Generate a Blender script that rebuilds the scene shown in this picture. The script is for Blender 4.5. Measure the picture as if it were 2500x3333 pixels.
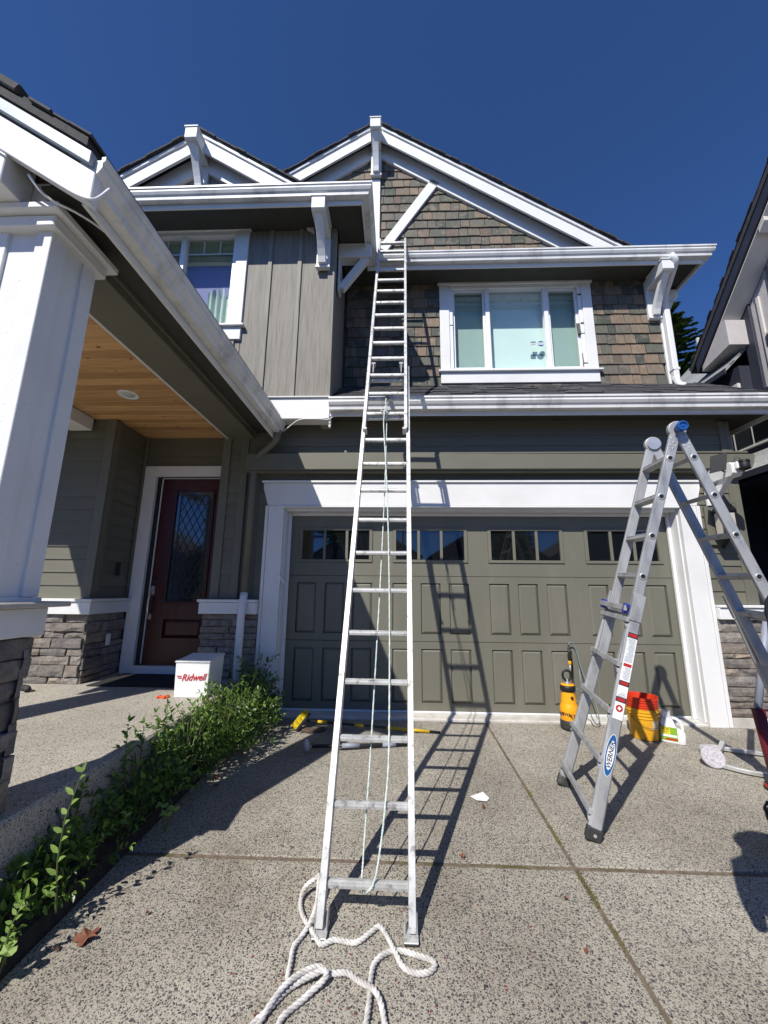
import bpy, bmesh, math, random
from mathutils import Vector, Matrix
random.seed(7)
R = math.radians
scene = bpy.context.scene
for o in list(bpy.data.objects): bpy.data.objects.remove(o)

# ------------------------------------------------------------------ camera
F_PX = 1275.08 / 2500.0
yaw, pitch, roll = 0.03696, 0.1996, 0.00906
fwd = Vector((-math.sin(yaw)*math.cos(pitch), math.cos(yaw)*math.cos(pitch), math.sin(pitch)))
rgt = Vector((math.cos(yaw), math.sin(yaw), 0)); up = rgt.cross(fwd)
r2 = rgt*math.cos(roll) + up*math.sin(roll); u2 = -rgt*math.sin(roll) + up*math.cos(roll)
cd = bpy.data.cameras.new('camera'); cam = bpy.data.objects.new('camera', cd)
scene.collection.objects.link(cam); scene.camera = cam
M = Matrix((r2, u2, -fwd)).transposed().to_4x4(); M.translation = Vector((-1.00481, -5.06992, 1.439))
cam.matrix_world = M
cd.sensor_fit = 'HORIZONTAL'; cd.sensor_width = 36; cd.lens = 36*F_PX
cd.clip_start = 0.05; cd.clip_end = 2000

# ------------------------------------------------------------------ light
SUN_AZ, SUN_EL = R(27.9), R(45.72)
D = Vector((math.cos(SUN_EL)*math.sin(SUN_AZ), math.cos(SUN_EL)*math.cos(SUN_AZ), -math.sin(SUN_EL)))
w = bpy.data.worlds.new('World'); scene.world = w; w.use_nodes = True
nt = w.node_tree; bg = nt.nodes['Background']
sky = nt.nodes.new('ShaderNodeTexSky'); sky.sky_type = 'NISHITA'; sky.sun_disc = False
sky.sun_elevation = SUN_EL; sky.sun_rotation = math.pi + SUN_AZ
sky.altitude = 8000; sky.air_density = 1.5; sky.dust_density = 0.0; sky.ozone_density = 10.0
tint = nt.nodes.new('ShaderNodeMix'); tint.data_type = 'RGBA'; tint.blend_type = 'MULTIPLY'; tint.inputs[0].default_value = 1; tint.inputs[7].default_value = (.76,.89,1.02,1)   # deep clear-day blue over the whole sky
nt.links.new(sky.outputs[0], tint.inputs[6]); nt.links.new(tint.outputs[2], bg.inputs[0]); bg.inputs[1].default_value = 0.148
sl = bpy.data.lights.new('sun', 'SUN'); sl.energy = 5.0; sl.angle = R(0.53); sl.color = (1.0, 0.955, 0.88)
so = bpy.data.objects.new('sun', sl); scene.collection.objects.link(so)
so.rotation_euler = D.to_track_quat('-Z', 'Y').to_euler(); so.location = (-8, -14, 18)
vs = scene.view_settings; vs.view_transform = 'Standard'; vs.look = 'None'; vs.exposure = 0.15; vs.gamma = 1
vs.use_curve_mapping = False
scene.render.engine = 'CYCLES'; scene.cycles.max_bounces = 8; scene.cycles.diffuse_bounces = 2; scene.cycles.glossy_bounces = 3; scene.cycles.transparent_max_bounces = 16
scene.render.resolution_x = 768; scene.render.resolution_y = 1024

# ------------------------------------------------------------------ helpers
COL = scene.collection
G = 0.0305                                   # fall of the driveway towards the street
def gz(y): return G*y

class MB:
    def __init__(s): s.v = []; s.f = []
    def add(s, vs, fs):
        n = len(s.v); s.v += [tuple(v) for v in vs]; s.f += [tuple(i+n for i in f) for f in fs]; return s
    def box(s, x0, x1, y0, y1, z0, z1):
        return s.add([(x0,y0,z0),(x1,y0,z0),(x1,y1,z0),(x0,y1,z0),(x0,y0,z1),(x1,y0,z1),(x1,y1,z1),(x0,y1,z1)],
                     [(3,2,1,0),(4,5,6,7),(0,1,5,4),(1,2,6,5),(2,3,7,6),(3,0,4,7)])
    def obox(s, c, ax, hs):
        c = Vector(c); a, b, d = [Vector(ax[i]).normalized()*hs[i] for i in range(3)]
        return s.add([c-a-b-d, c+a-b-d, c+a+b-d, c-a+b-d, c-a-b+d, c+a-b+d, c+a+b+d, c-a+b+d],
                     [(3,2,1,0),(4,5,6,7),(0,1,5,4),(1,2,6,5),(2,3,7,6),(3,0,4,7)])
    def beam(s, p, q, wd, ht, upv=(0,0,1)):
        p = Vector(p); q = Vector(q); d = (q-p).normalized(); sd = d.cross(Vector(upv)).normalized(); u = sd.cross(d)
        return s.obox((p+q)/2, (d, sd, u), ((q-p).length/2, wd/2, ht/2))
    def ext(s, poly, axis, a, b):
        m = {'x': lambda p, c: (c, p[0], p[1]), 'y': lambda p, c: (p[0], c, p[1]), 'z': lambda p, c: (p[0], p[1], c)}[axis]
        n = len(poly); vs = [m(p, a) for p in poly] + [m(p, b) for p in poly]
        fs = [tuple(range(n)), tuple(reversed(range(n, 2*n)))] + [(i, i+n, (i+1) % n+n, (i+1) % n) for i in range(n)]
        return s.add(vs, fs)
    def tube(s, path, r, seg=8, cap=True):
        path = [Vector(p) for p in path]; rs = r if isinstance(r, (list, tuple)) else [r]*len(path)
        n0 = len(s.v); prev = None
        for i, p in enumerate(path):
            t = (path[min(i+1, len(path)-1)] - path[max(i-1, 0)]).normalized()
            if prev is None:
                a = t.cross(Vector((0,0,1)))
                if a.length < 1e-3: a = t.cross(Vector((1,0,0)))
            else: a = prev - t*prev.dot(t)
            a.normalize(); prev = a; b = t.cross(a)
            for k in range(seg):
                an = 2*math.pi*k/seg; s.v.append(tuple(p + (a*math.cos(an)+b*math.sin(an))*rs[i]))
        for i in range(len(path)-1):
            for k in range(seg):
                k2 = (k+1) % seg; s.f.append((n0+i*seg+k, n0+i*seg+k2, n0+(i+1)*seg+k2, n0+(i+1)*seg+k))
        if cap:
            s.f.append(tuple(n0+k for k in reversed(range(seg)))); e = n0+(len(path)-1)*seg
            s.f.append(tuple(e+k for k in range(seg)))
        return s
    def lathe(s, prof, c=(0,0,0), seg=32, sx=1, sy=1, rot=0, cap=True):
        n0 = len(s.v)
        for (r, z) in prof:
            for k in range(seg):
                a = 2*math.pi*k/seg; x, y = r*math.cos(a)*sx, r*math.sin(a)*sy
                s.v.append((c[0]+x*math.cos(rot)-y*math.sin(rot), c[1]+x*math.sin(rot)+y*math.cos(rot), c[2]+z))
        for i in range(len(prof)-1):
            for k in range(seg):
                k2 = (k+1) % seg; s.f.append((n0+i*seg+k, n0+i*seg+k2, n0+(i+1)*seg+k2, n0+(i+1)*seg+k))
        if cap and prof[0][0] > 1e-6: s.f.append(tuple(n0+k for k in reversed(range(seg))))
        e = n0+(len(prof)-1)*seg
        if cap and prof[-1][0] > 1e-6: s.f.append(tuple(e+k for k in range(seg)))
        return s
    def xf(s, m): s.v = [tuple(m @ Vector(v)) for v in s.v]; return s
    def build(s, name, mt, parent=None, bev=0.0, smooth=False, seg=1, recalc=True, ang=30):
        me = bpy.data.meshes.new(name); me.from_pydata(s.v, [], s.f); me.update()
        if bev or recalc:
            bm = bmesh.new(); bm.from_mesh(me)
            if recalc: bmesh.ops.recalc_face_normals(bm, faces=bm.faces)
            if bev:
                es = [e for e in bm.edges if len(e.link_faces) == 2 and e.calc_face_angle(0) > R(ang)]
                bmesh.ops.bevel(bm, geom=es, offset=bev, segments=seg, affect='EDGES', clamp_overlap=True, profile=0.6)
            bm.to_mesh(me); bm.free()
        return link(name, me, mt, parent, smooth)
def link(name, me, mt, parent=None, smooth=False):
    o = bpy.data.objects.new(name, me); COL.objects.link(o)
    if mt is not None: me.materials.append(mt)
    if smooth: me.shade_smooth()
    if parent is not None: setp(o, parent)
    return o
WLOC = {}
def setp(o, parent):
    o.parent = parent; o.matrix_parent_inverse = Matrix.Translation(-Vector(WLOC.get(parent.name, (0,0,0))))
def thing(name, label, cat, loc=(0,0,0), group=None):
    o = bpy.data.objects.new(name, None); COL.objects.link(o); o.location = loc; o.empty_display_size = .1
    WLOC[o.name] = tuple(loc); tag(o, label, cat, group); return o
def tag(o, label=None, cat=None, group=None, kind=None):
    if label: o['label'] = label
    if cat: o['category'] = cat
    if group: o['group'] = group
    if kind: o['kind'] = kind
    return o
def bx(name, x0, x1, y0, y1, z0, z1, mt, parent=None, bev=.003):
    return MB().box(x0, x1, y0, y1, z0, z1).build(name, mt, parent, bev)
def text(name, s, size, origin, xdir, ydir, mt, parent, shear=0, depth=.0008, align='CENTER', sx=1.0):
    cu = bpy.data.curves.new(name, 'FONT'); cu.body = s; cu.size = size; cu.shear = shear; cu.extrude = depth
    cu.align_x = align; cu.align_y = 'CENTER'; cu.resolution_u = 3; cu.offset = size*.012
    t = bpy.data.objects.new(name+'_c', cu); COL.objects.link(t)
    bpy.context.view_layer.update()
    me = bpy.data.meshes.new_from_object(t.evaluated_get(bpy.context.evaluated_depsgraph_get()))
    bpy.data.objects.remove(t); me.name = name
    xd = Vector(xdir).normalized(); yd = Vector(ydir); yd = (yd-xd*yd.dot(xd)).normalized(); zd = xd.cross(yd)
    m = Matrix((xd*sx, yd, zd)).transposed().to_4x4(); m.translation = Vector(origin); me.transform(m)
    me.materials.clear(); return link(name, me, mt, parent)

# ------------------------------------------------------------------ materials
def nodes(name):
    m = bpy.data.materials.new(name); m.use_nodes = True; t = m.node_tree
    return m, t, t.nodes['Principled BSDF']
def N(t, ty, **kw):
    n = t.nodes.new(ty)
    for k, v in kw.items():
        if k in ('operation','blend_type','data_type','feature','distance','noise_dimensions','interpolation'): setattr(n, k, v)
    return n
def tc(t, scale=(1,1,1), rot=(0,0,0)):
    c = t.nodes.new('ShaderNodeTexCoord'); mp = t.nodes.new('ShaderNodeMapping')
    mp.inputs['Scale'].default_value = scale; mp.inputs['Rotation'].default_value = rot
    t.links.new(c.outputs['Object'], mp.inputs[0]); return mp.outputs[0]
def ramp(t, fac, stops, interp='LINEAR'):
    r = t.nodes.new('ShaderNodeValToRGB'); t.links.new(fac, r.inputs[0]); e = r.color_ramp; e.interpolation = interp
    while len(e.elements) > 1: e.elements.remove(e.elements[-1])
    e.elements[0].position = stops[0][0]; e.elements[0].color = (*stops[0][1], 1)
    for p, c in stops[1:]:
        k = e.elements.new(p); k.color = (*c, 1)
    return r.outputs[0]
def noise(t, vec, scale, detail=4, rough=.55):
    n = t.nodes.new('ShaderNodeTexNoise'); n.inputs['Scale'].default_value = scale; n.inputs['Detail'].default_value = detail
    n.inputs['Roughness'].default_value = rough; t.links.new(vec, n.inputs['Vector']); return n.outputs[0]
def mixc(t, fac, a, b, mode='MIX'):
    n = t.nodes.new('ShaderNodeMix'); n.data_type = 'RGBA'; n.blend_type = mode
    for i, x in ((0, fac), (6, a), (7, b)):
        if isinstance(x, (int, float)): n.inputs[i].default_value = x
        elif isinstance(x, tuple): n.inputs[i].default_value = (*x, 1)
        else: t.links.new(x, n.inputs[i])
    return n.outputs[2]
def math_(t, op, a, b=None):
    n = t.nodes.new('ShaderNodeMath'); n.operation = op
    for i, x in ((0, a), (1, b)):
        if x is None: continue
        if isinstance(x, (int, float)): n.inputs[i].default_value = x
        else: t.links.new(x, n.inputs[i])
    return n.outputs[0]
def bump(t, p, h, strength=.3, dist=.002, normal=None):
    b = t.nodes.new('ShaderNodeBump'); b.inputs['Strength'].default_value = strength; b.inputs['Distance'].default_value = dist
    t.links.new(h, b.inputs['Height'])
    if normal is not None: t.links.new(normal, b.inputs['Normal'])
    t.links.new(b.outputs[0], p.inputs['Normal']); return b.outputs[0]
def rnd(t):
    oi = t.nodes.new('ShaderNodeObjectInfo'); ge = t.nodes.new('ShaderNodeNewGeometry')
    return math_(t, 'FRACT', math_(t, 'ADD', oi.outputs['Random'], math_(t, 'MULTIPLY', ge.outputs['Random Per Island'], 7.31)))
def plain(name, col, rough=.6, metal=0., var=.12, scale=3., bscale=60., bstr=.15, bdist=.001, stretch=(1,1,1), spec=.5, piece=0., dirt=None, dscale=1.2, dthr=(.5,.75)):
    m, t, p = nodes(name); v = tc(t, stretch)
    n1 = noise(t, v, scale, 5); lo = tuple(c*(1-var) for c in col); hi = tuple(min(1, c*(1+var)) for c in col)
    c = ramp(t, n1, [(.3, lo), (.7, hi)])
    if piece: c = mixc(t, 1.0, c, ramp(t, rnd(t), [(0, (1-piece,)*3), (1, (1+piece*.4,)*3)]), 'MULTIPLY')
    if dirt: c = mixc(t, ramp(t, noise(t, v, dscale, 6, .65), [(dthr[0], (0,0,0)), (dthr[1], (1,1,1))]), c, dirt)
    t.links.new(c, p.inputs['Base Color']); p.inputs['Roughness'].default_value = rough; p.inputs['Metallic'].default_value = metal
    p.inputs['Specular IOR Level'].default_value = spec
    if bstr: bump(t, p, noise(t, v, bscale, 3), bstr, bdist)
    return m
Mt = {}
Mt['white'] = plain('white_paint', (.74,.74,.73), .55, var=.05, scale=2.5, bscale=140, bstr=.35, bdist=.0012, dirt=(.52,.51,.47), dscale=5, dthr=(.60,.95))
def white_wood():
    m, t, p = nodes('white_rough_board'); v = tc(t); sp = noise(t, v, 75, 3, .6)
    c = mixc(t, ramp(t, sp, [(.60, (0,0,0)), (.78, (1,1,1))]), (.76,.76,.75), (.58,.58,.56))
    c = mixc(t, ramp(t, noise(t, v, 2.2, 5), [(.45, (0,0,0)), (.8, (.6,.6,.6))]), c, (.62,.61,.58))
    t.links.new(c, p.inputs['Base Color']); p.inputs['Roughness'].default_value = .6
    bump(t, p, noise(t, v, 90, 4), .6, .0015); return m
Mt['board'] = white_wood()
Mt['gutter'] = plain('gutter_white', (.74,.74,.72), .4, var=.07, scale=1.4, bscale=8, bstr=.05, bdist=.004, dirt=(.26,.26,.245), dscale=2.1, dthr=(.50,.82), stretch=(1.8,1.8,.35))
Mt['olive'] = plain('olive_siding', (.145,.140,.106), .6, var=.06, scale=4, bscale=30, bstr=.25, bdist=.001, stretch=(1,1,8), piece=.10)
Mt['olive_trim'] = plain('olive_trim', (.143,.139,.106), .6, var=.06, scale=4, bscale=120, bstr=.3, bdist=.001)
Mt['door_olive'] = plain('garage_door_olive', (.152,.148,.113), .5, var=.04, scale=2, bscale=160, bstr=.12, bdist=.0006, dirt=(.19,.18,.145), dscale=1.1, stretch=(1.6,1,.5))
def taupe():
    m, t, p = nodes('taupe_board_and_batten'); v = tc(t, (14, 14, .7)); v2 = tc(t)
    c = ramp(t, noise(t, v, 3.2, 6, .65), [(.28, (.16,.147,.12)), (.5, (.25,.232,.195)), (.75, (.31,.29,.25))])
    c = mixc(t, 1.0, c, ramp(t, rnd(t), [(0, (.85,.85,.85)), (1, (1.1,1.1,1.1))]), 'MULTIPLY')
    t.links.new(c, p.inputs['Base Color']); p.inputs['Roughness'].default_value = .7
    bump(t, p, noise(t, tc(t, (30,30,1)), 6, 4), .5, .002); return m
Mt['taupe'] = taupe()
def shingle():
    m, t, p = nodes('cedar_wall_shingle'); v = tc(t, (22, 22, 1.6)); r = rnd(t); r2_ = math_(t, 'FRACT', math_(t, 'MULTIPLY', r, 17.7))
    base = ramp(t, r, [(0, (.05,.06,.048)), (.2, (.085,.092,.072)), (.38, (.118,.112,.09)), (.54, (.15,.13,.10)), (.70, (.195,.15,.108)), (.87, (.225,.165,.112)), (1, (.11,.08,.066))])
    g = ramp(t, noise(t, v, 3, 6, .7), [(.3, (.55,.55,.55)), (.55, (1,1,1)), (.75, (1.35,1.3,1.25))])
    c = mixc(t, 1.0, base, g, 'MULTIPLY')
    wear = ramp(t, noise(t, tc(t), 9, 5, .7), [(.5, (0,0,0)), (.66, (.8,.8,.8))])
    c = mixc(t, wear, c, mixc(t, r2_, (.085,.10,.075), (.29,.225,.165)))
    t.links.new(c, p.inputs['Base Color']); p.inputs['Roughness'].default_value = .75
    bump(t, p, noise(t, tc(t, (60,60,2)), 4, 4), .6, .002); return m
Mt['shingle'] = shingle()
def stone():
    m, t, p = nodes('ledge_stone'); v = tc(t); r = rnd(t)
    base = ramp(t, r, [(0, (.20,.165,.135)), (.25, (.27,.235,.20)), (.45, (.17,.155,.145)), (.65, (.32,.26,.20)), (.85, (.24,.22,.205)), (1, (.30,.27,.24))])
    c = mixc(t, 1.0, base, ramp(t, noise(t, v, 16, 7, .7), [(.3, (.5,.5,.5)), (.55, (1,1,1)), (.75, (1.45,1.38,1.3))]), 'MULTIPLY')
    t.links.new(c, p.inputs['Base Color']); p.inputs['Roughness'].default_value = .85
    bump(t, p, noise(t, v, 28, 8, .7), 1.0, .012); return m
Mt['stone'] = stone()
Mt['mortar'] = plain('stone_backing', (.10,.09,.08), .9)
def agg(name, mort, peb, thr, dark):
    m, t, p = nodes(name); v = tc(t)
    wv = t.nodes.new('ShaderNodeVectorMath'); wv.operation = 'ADD'
    nz = t.nodes.new('ShaderNodeTexNoise'); nz.inputs['Scale'].default_value = 60; t.links.new(v, nz.inputs['Vector'])
    sc = t.nodes.new('ShaderNodeVectorMath'); sc.operation = 'SCALE'; sc.inputs['Scale'].default_value = .010
    t.links.new(nz.outputs['Color'], sc.inputs[0]); t.links.new(v, wv.inputs[0]); t.links.new(sc.outputs[0], wv.inputs[1])
    def vor(scale, feat):
        n = t.nodes.new('ShaderNodeTexVoronoi'); n.feature = feat; n.inputs['Scale'].default_value = scale
        t.links.new(wv.outputs[0], n.inputs['Vector']); return n
    va = vor(104, 'F1'); sep = t.nodes.new('ShaderNodeSeparateColor'); t.links.new(va.outputs['Color'], sep.inputs[0])
    pc = ramp(t, sep.outputs[0], peb)
    size = ramp(t, sep.outputs[1], [(0, (thr[0],)*3), (1, (thr[1],)*3)])
    mask = math_(t, 'LESS_THAN', va.outputs['Distance'], size)
    vb = vor(215, 'F1'); sb = t.nodes.new('ShaderNodeSeparateColor'); t.links.new(vb.outputs['Color'], sb.inputs[0])
    mc = mixc(t, math_(t, 'MULTIPLY', math_(t, 'LESS_THAN', vb.outputs['Distance'], .45), math_(t, 'GREATER_THAN', sb.outputs[0], .4)), mort, ramp(t, sb.outputs[1], peb))
    c = mixc(t, mask, mc, pc)
    vc = vor(60, 'F1'); sc_ = t.nodes.new('ShaderNodeSeparateColor'); t.links.new(vc.outputs['Color'], sc_.inputs[0])
    c = mixc(t, math_(t, 'MULTIPLY', math_(t, 'LESS_THAN', vc.outputs['Distance'], .36), math_(t, 'GREATER_THAN', sc_.outputs[0], .72)), c, ramp(t, sc_.outputs[1], peb))
    big = ramp(t, noise(t, v, .8, 7, .62), [(.30, dark), (.60, (1.1,1.1,1.1))]); c = mixc(t, 1.0, c, big, 'MULTIPLY')
    st_ = ramp(t, noise(t, tc(t, (1,.55,1)), 1.7, 7, .7), [(.56, (1,1,1)), (.74, (.66,.61,.56))]); c = mixc(t, 1.0, c, st_, 'MULTIPLY')
    t.links.new(c, p.inputs['Base Color']); p.inputs['Roughness'].default_value = .8
    h = math_(t, 'SUBTRACT', size, va.outputs['Distance'])
    bump(t, p, math_(t, 'MAXIMUM', h, 0.0), .8, .012); return m
PEB = [(0, (.030,.032,.040)), (.2, (.07,.07,.076)), (.36, (.14,.128,.115)), (.5, (.21,.185,.155)), (.6, (.075,.07,.07)), (.74, (.26,.23,.19)), (.88, (.12,.105,.10)), (1, (.36,.33,.28))]
Mt['agg'] = agg('exposed_aggregate', (.40,.37,.305), PEB, (.25,.51), (.68,.66,.645))
PEB2 = [(0, (.07,.065,.06)), (.4, (.16,.145,.12)), (.7, (.30,.265,.21)), (1, (.42,.37,.30))]
Mt['agg2'] = agg('pale_exposed_aggregate', (.45,.42,.36), PEB2, (.2,.46), (.85,.85,.83))
Mt['concrete'] = plain('concrete', (.50,.47,.42), .85, var=.15, scale=6, bscale=50, bstr=.4, bdist=.003, dirt=(.30,.27,.23), dscale=3)
Mt['apron'] = plain('garage_sill_concrete', (.55,.53,.49), .8, var=.12, scale=9, bscale=70, bstr=.3, bdist=.002, dirt=(.36,.33,.29), dscale=2)
Mt['joint'] = plain('joint_grit', (.15,.115,.083), .95, var=.4, scale=30, bscale=120, bstr=.8, bdist=.004, dirt=(.085,.08,.025), dscale=6, dthr=(.52,.62))
Mt['soil'] = plain('soil', (.035,.027,.02), .95, var=.4, scale=20, bscale=60, bstr=1, bdist=.01)
Mt['earth'] = plain('earth', (.05,.048,.035), .95, var=.3, scale=.5)
Mt['lawn'] = plain('grass', (.05,.085,.025), .9, var=.4, scale=8, bscale=200, bstr=1, bdist=.02)
Mt['asphalt_road'] = plain('asphalt', (.045,.045,.047), .9, var=.2, scale=4)
Mt['roof'] = plain('roof_shingle', (.045,.045,.048), .85, var=.35, scale=25, bscale=160, bstr=.8, bdist=.003, piece=.35)
Mt['roofgrey'] = plain('grey_roof_shingle', (.30,.31,.30), .85, var=.25, scale=30, bscale=160, bstr=.8, bdist=.003, piece=.3)
Mt['metalflash'] = plain('drip_edge', (.26,.29,.32), .45, .4, var=.05)
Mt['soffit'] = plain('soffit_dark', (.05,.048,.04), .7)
def pine():
    m, t, p = nodes('knotty_pine'); v = tc(t, (1.2, 14, 14)); r = rnd(t)
    g = noise(t, v, 2.6, 6, .6)
    c = ramp(t, g, [(.25, (.46,.25,.10)), (.5, (.64,.37,.165)), (.75, (.74,.47,.235))])
    c = mixc(t, 1.0, c, ramp(t, r, [(0, (.72,.68,.62)), (1, (1.12,1.1,1.05))]), 'MULTIPLY')
    vo = t.nodes.new('ShaderNodeTexVoronoi'); vo.inputs['Scale'].default_value = 4.2; t.links.new(tc(t, (1,1.6,1)), vo.inputs['Vector'])
    k = math_(t, 'LESS_THAN', vo.outputs['Distance'], .085)
    c = mixc(t, k, c, (.10,.035,.012)); t.links.new(c, p.inputs['Base Color']); p.inputs['Roughness'].default_value = .5
    bump(t, p, g, .2, .002); return m
Mt['pine'] = pine()
Mt['mahog'] = plain('mahogany_door', (.052,.007,.005), .35, var=.3, scale=3, bscale=20, bstr=.15, stretch=(6,6,.5))
Mt['black'] = plain('black', (.012,.012,.012), .5, var=.1)
Mt['rubber'] = plain('black_rubber', (.03,.03,.03), .65, var=.25, scale=30, bscale=80, bstr=.3, dirt=(.16,.15,.13), dscale=14, dthr=(.55,.8))
Mt['alu'] = plain('aluminium', (.72,.72,.70), .42, .75, var=.10, scale=7, bscale=40, bstr=.12, bdist=.001, dirt=(.40,.39,.37), dscale=11, dthr=(.56,.8))
Mt['alu_dull'] = plain('weathered_aluminium', (.60,.60,.58), .5, .45, var=.22, scale=9, bscale=70, bstr=.4, bdist=.001, dirt=(.20,.185,.165), dscale=22, dthr=(.53,.70))
Mt['galv'] = plain('mill_finish_aluminium', (.42,.425,.425), .45, .35, var=.16, scale=10, bscale=60, bstr=.12, bdist=.001, dirt=(.24,.25,.265), dscale=13, dthr=(.50,.72), stretch=(1,1,.35))
Mt['hole_shade'] = plain('painted_hole_shade', (.01,.01,.01), .9)
Mt['blue'] = plain('blue_plastic', (.012,.08,.30), .35, var=.08)
Mt['blue2'] = plain('dark_blue_plastic', (.02,.035,.28), .4, var=.08)
Mt['ink'] = plain('dark_ink', (.02,.02,.03), .5, var=0, bstr=0)
Mt['red_ink'] = plain('red_ink', (.55,.035,.04), .5, var=0, bstr=0)
Mt['lab_white'] = plain('label_white', (.78,.78,.78), .45, var=.03, bstr=0)
Mt['lab_red'] = plain('label_red', (.45,.02,.02), .45, var=.03, bstr=0)
Mt['lab_blue'] = plain('label_blue', (.012,.10,.30), .45, var=.03, bstr=0)
Mt['lab_green'] = plain('label_green', (.22,.40,.03), .45, var=.1, bstr=0)
Mt['lab_yellow'] = plain('label_yellow', (.80,.62,.02), .45, var=.05, bstr=0)
Mt['yellow'] = plain('yellow_plastic', (.86,.37,.008), .38, var=.07, scale=5)
Mt['yellow_tape'] = plain('yellow_tape', (.72,.47,.02), .55, var=.12, scale=20)
Mt['bristle'] = plain('yellow_bristle', (.80,.60,.015), .8, var=.25, scale=60, bscale=200, bstr=1, bdist=.004)
Mt['bucket_y'] = plain('yellow_bucket', (.72,.36,.015), .42, var=.08, scale=4, dirt=(.42,.25,.05), dscale=6, dthr=(.6,.8))
Mt['bucket_r'] = plain('orange_bucket', (.62,.042,.012), .42, var=.08, scale=4)
Mt['jug'] = plain('white_jug', (.80,.80,.80), .35, var=.03)
Mt['greytape'] = plain('grey_sleeve', (.27,.29,.36), .5, var=.1)
Mt['pole_black'] = plain('black_pole', (.02,.02,.022), .4, var=.3, scale=20)
Mt['maroon'] = plain('maroon_tube', (.13,.008,.018), .45, var=.15)
Mt['boot'] = plain('grey_boot', (.19,.18,.155), .8, var=.2, scale=15, bscale=90, bstr=.5)
def rope_m(name, a, b, sc):
    m, t, p = nodes(name); v = tc(t); c = ramp(t, noise(t, v, sc, 3), [(.35, a), (.65, b)])
    t.links.new(c, p.inputs['Base Color']); p.inputs['Roughness'].default_value = .8; bump(t, p, noise(t, v, 300, 2), .4, .001); return m
Mt['rope'] = rope_m('white_rope', (.46,.44,.41), (.72,.70,.67), 22)
Mt['cord'] = rope_m('blue_white_cord', (.42,.55,.52), (.72,.72,.66), 45)
Mt['ridbox'] = plain('white_bin', (.80,.81,.80), .45, var=.03)
Mt['mat'] = plain('door_mat', (.022,.02,.02), .95, var=.3, scale=40, bscale=120, bstr=1, bdist=.004)
Mt['orange'] = plain('orange_plastic', (.80,.11,.02), .4, var=.05)
Mt['paper'] = plain('paper', (.80,.80,.78), .8, var=.08, scale=30)
Mt['deadleaf'] = plain('dead_leaf', (.22,.085,.045), .75, var=.35, scale=30, bscale=80, bstr=.6)
Mt['stucco'] = plain('stucco', (.50,.47,.46), .85, var=.06, scale=6, bscale=45, bstr=.9, bdist=.006)
Mt['navy'] = plain('navy_trim', (.030,.034,.050), .55, var=.15, scale=3)
Mt['cream'] = plain('cream_board', (.62,.59,.54), .65, var=.06, scale=4)
Mt['bark'] = plain('bark', (.09,.065,.045), .9, var=.4, scale=12, bscale=30, bstr=1, bdist=.02)
Mt['stem'] = plain('green_stem', (.10,.13,.04), .7, var=.2)
Mt['skin'] = plain('skin', (.45,.28,.2), .5, var=.05)
Mt['cloth'] = plain('dark_cloth', (.03,.035,.05), .9, var=.2)
Mt['felt'] = plain('straw_hat', (.45,.35,.2), .9, var=.1)
def leafm(name, stops, trans=.35, rough=.32):
    m, t, p = nodes(name); r = rnd(t); c = ramp(t, r, stops)
    t.links.new(c, p.inputs['Base Color']); p.inputs['Roughness'].default_value = rough
    tr = t.nodes.new('ShaderNodeBsdfTranslucent'); t.links.new(mixc(t, 1.0, c, (1.3,1.5,.5), 'MULTIPLY'), tr.inputs[0])
    mx = t.nodes.new('ShaderNodeMixShader'); mx.inputs[0].default_value = trans
    t.links.new(p.outputs[0], mx.inputs[1]); t.links.new(tr.outputs[0], mx.inputs[2])
    t.links.new(mx.outputs[0], t.nodes['Material Output'].inputs[0]); return m
Mt['leaf'] = leafm('shrub_leaf', [(0, (.045,.09,.018)), (.4, (.08,.15,.028)), (.75, (.15,.26,.045)), (1, (.25,.37,.08))])
Mt['leaf_pale'] = leafm('pale_leaf', [(0, (.24,.36,.09)), (1, (.36,.48,.17))])
Mt['needle'] = leafm('conifer_needles', [(0, (.022,.045,.015)), (.6, (.05,.085,.026)), (1, (.10,.135,.04))], .15, .6)
Mt['treeleaf'] = leafm('street_tree_leaf', [(0, (.03,.06,.015)), (1, (.07,.12,.03))], .3, .5)
def glass(name, tint, refl=1.0, rough=.0, gcol=(1,1,1)):
    m = bpy.data.materials.new(name); m.use_nodes = True; t = m.node_tree; t.nodes.remove(t.nodes['Principled BSDF'])
    tr = t.nodes.new('ShaderNodeBsdfTransparent'); tr.inputs[0].default_value = (*tint, 1)
    gl = t.nodes.new('ShaderNodeBsdfGlossy'); gl.inputs['Roughness'].default_value = rough; gl.inputs[0].default_value = (*gcol, 1)
    fr = t.nodes.new('ShaderNodeFresnel'); fr.inputs[0].default_value = 1.52
    mx = t.nodes.new('ShaderNodeMixShader')
    ge = t.nodes.new('ShaderNodeNewGeometry')
    t.links.new(math_(t, 'MULTIPLY', math_(t, 'MULTIPLY', fr.outputs[0], refl), math_(t, 'SUBTRACT', 1.0, ge.outputs['Backfacing'])), mx.inputs[0])
    t.links.new(tr.outputs[0], mx.inputs[1]); t.links.new(gl.outputs[0], mx.inputs[2])
    t.links.new(mx.outputs[0], t.nodes['Material Output'].inputs[0]); return m
Mt['glass'] = glass('window_glass', (.95,.985,.975), 1.25)
Mt['screen'] = glass('insect_screen', (.84,.86,.85), .10, .6)
Mt['gar_glass'] = plain('tinted_garage_glass', (.006,.007,.008), .03, var=0, bstr=0, spec=.9)
Mt['door_glass'] = plain('leaded_door_glass', (.012,.016,.018), .05, var=0, bscale=14, bstr=.12, bdist=.006, spec=.9)
Mt['came'] = plain('lead_came', (.05,.05,.05), .4, .7, var=.1)
Mt['blind'] = plain('roller_blind', (.70,.80,.765), .8, var=.02, bstr=0)
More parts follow.
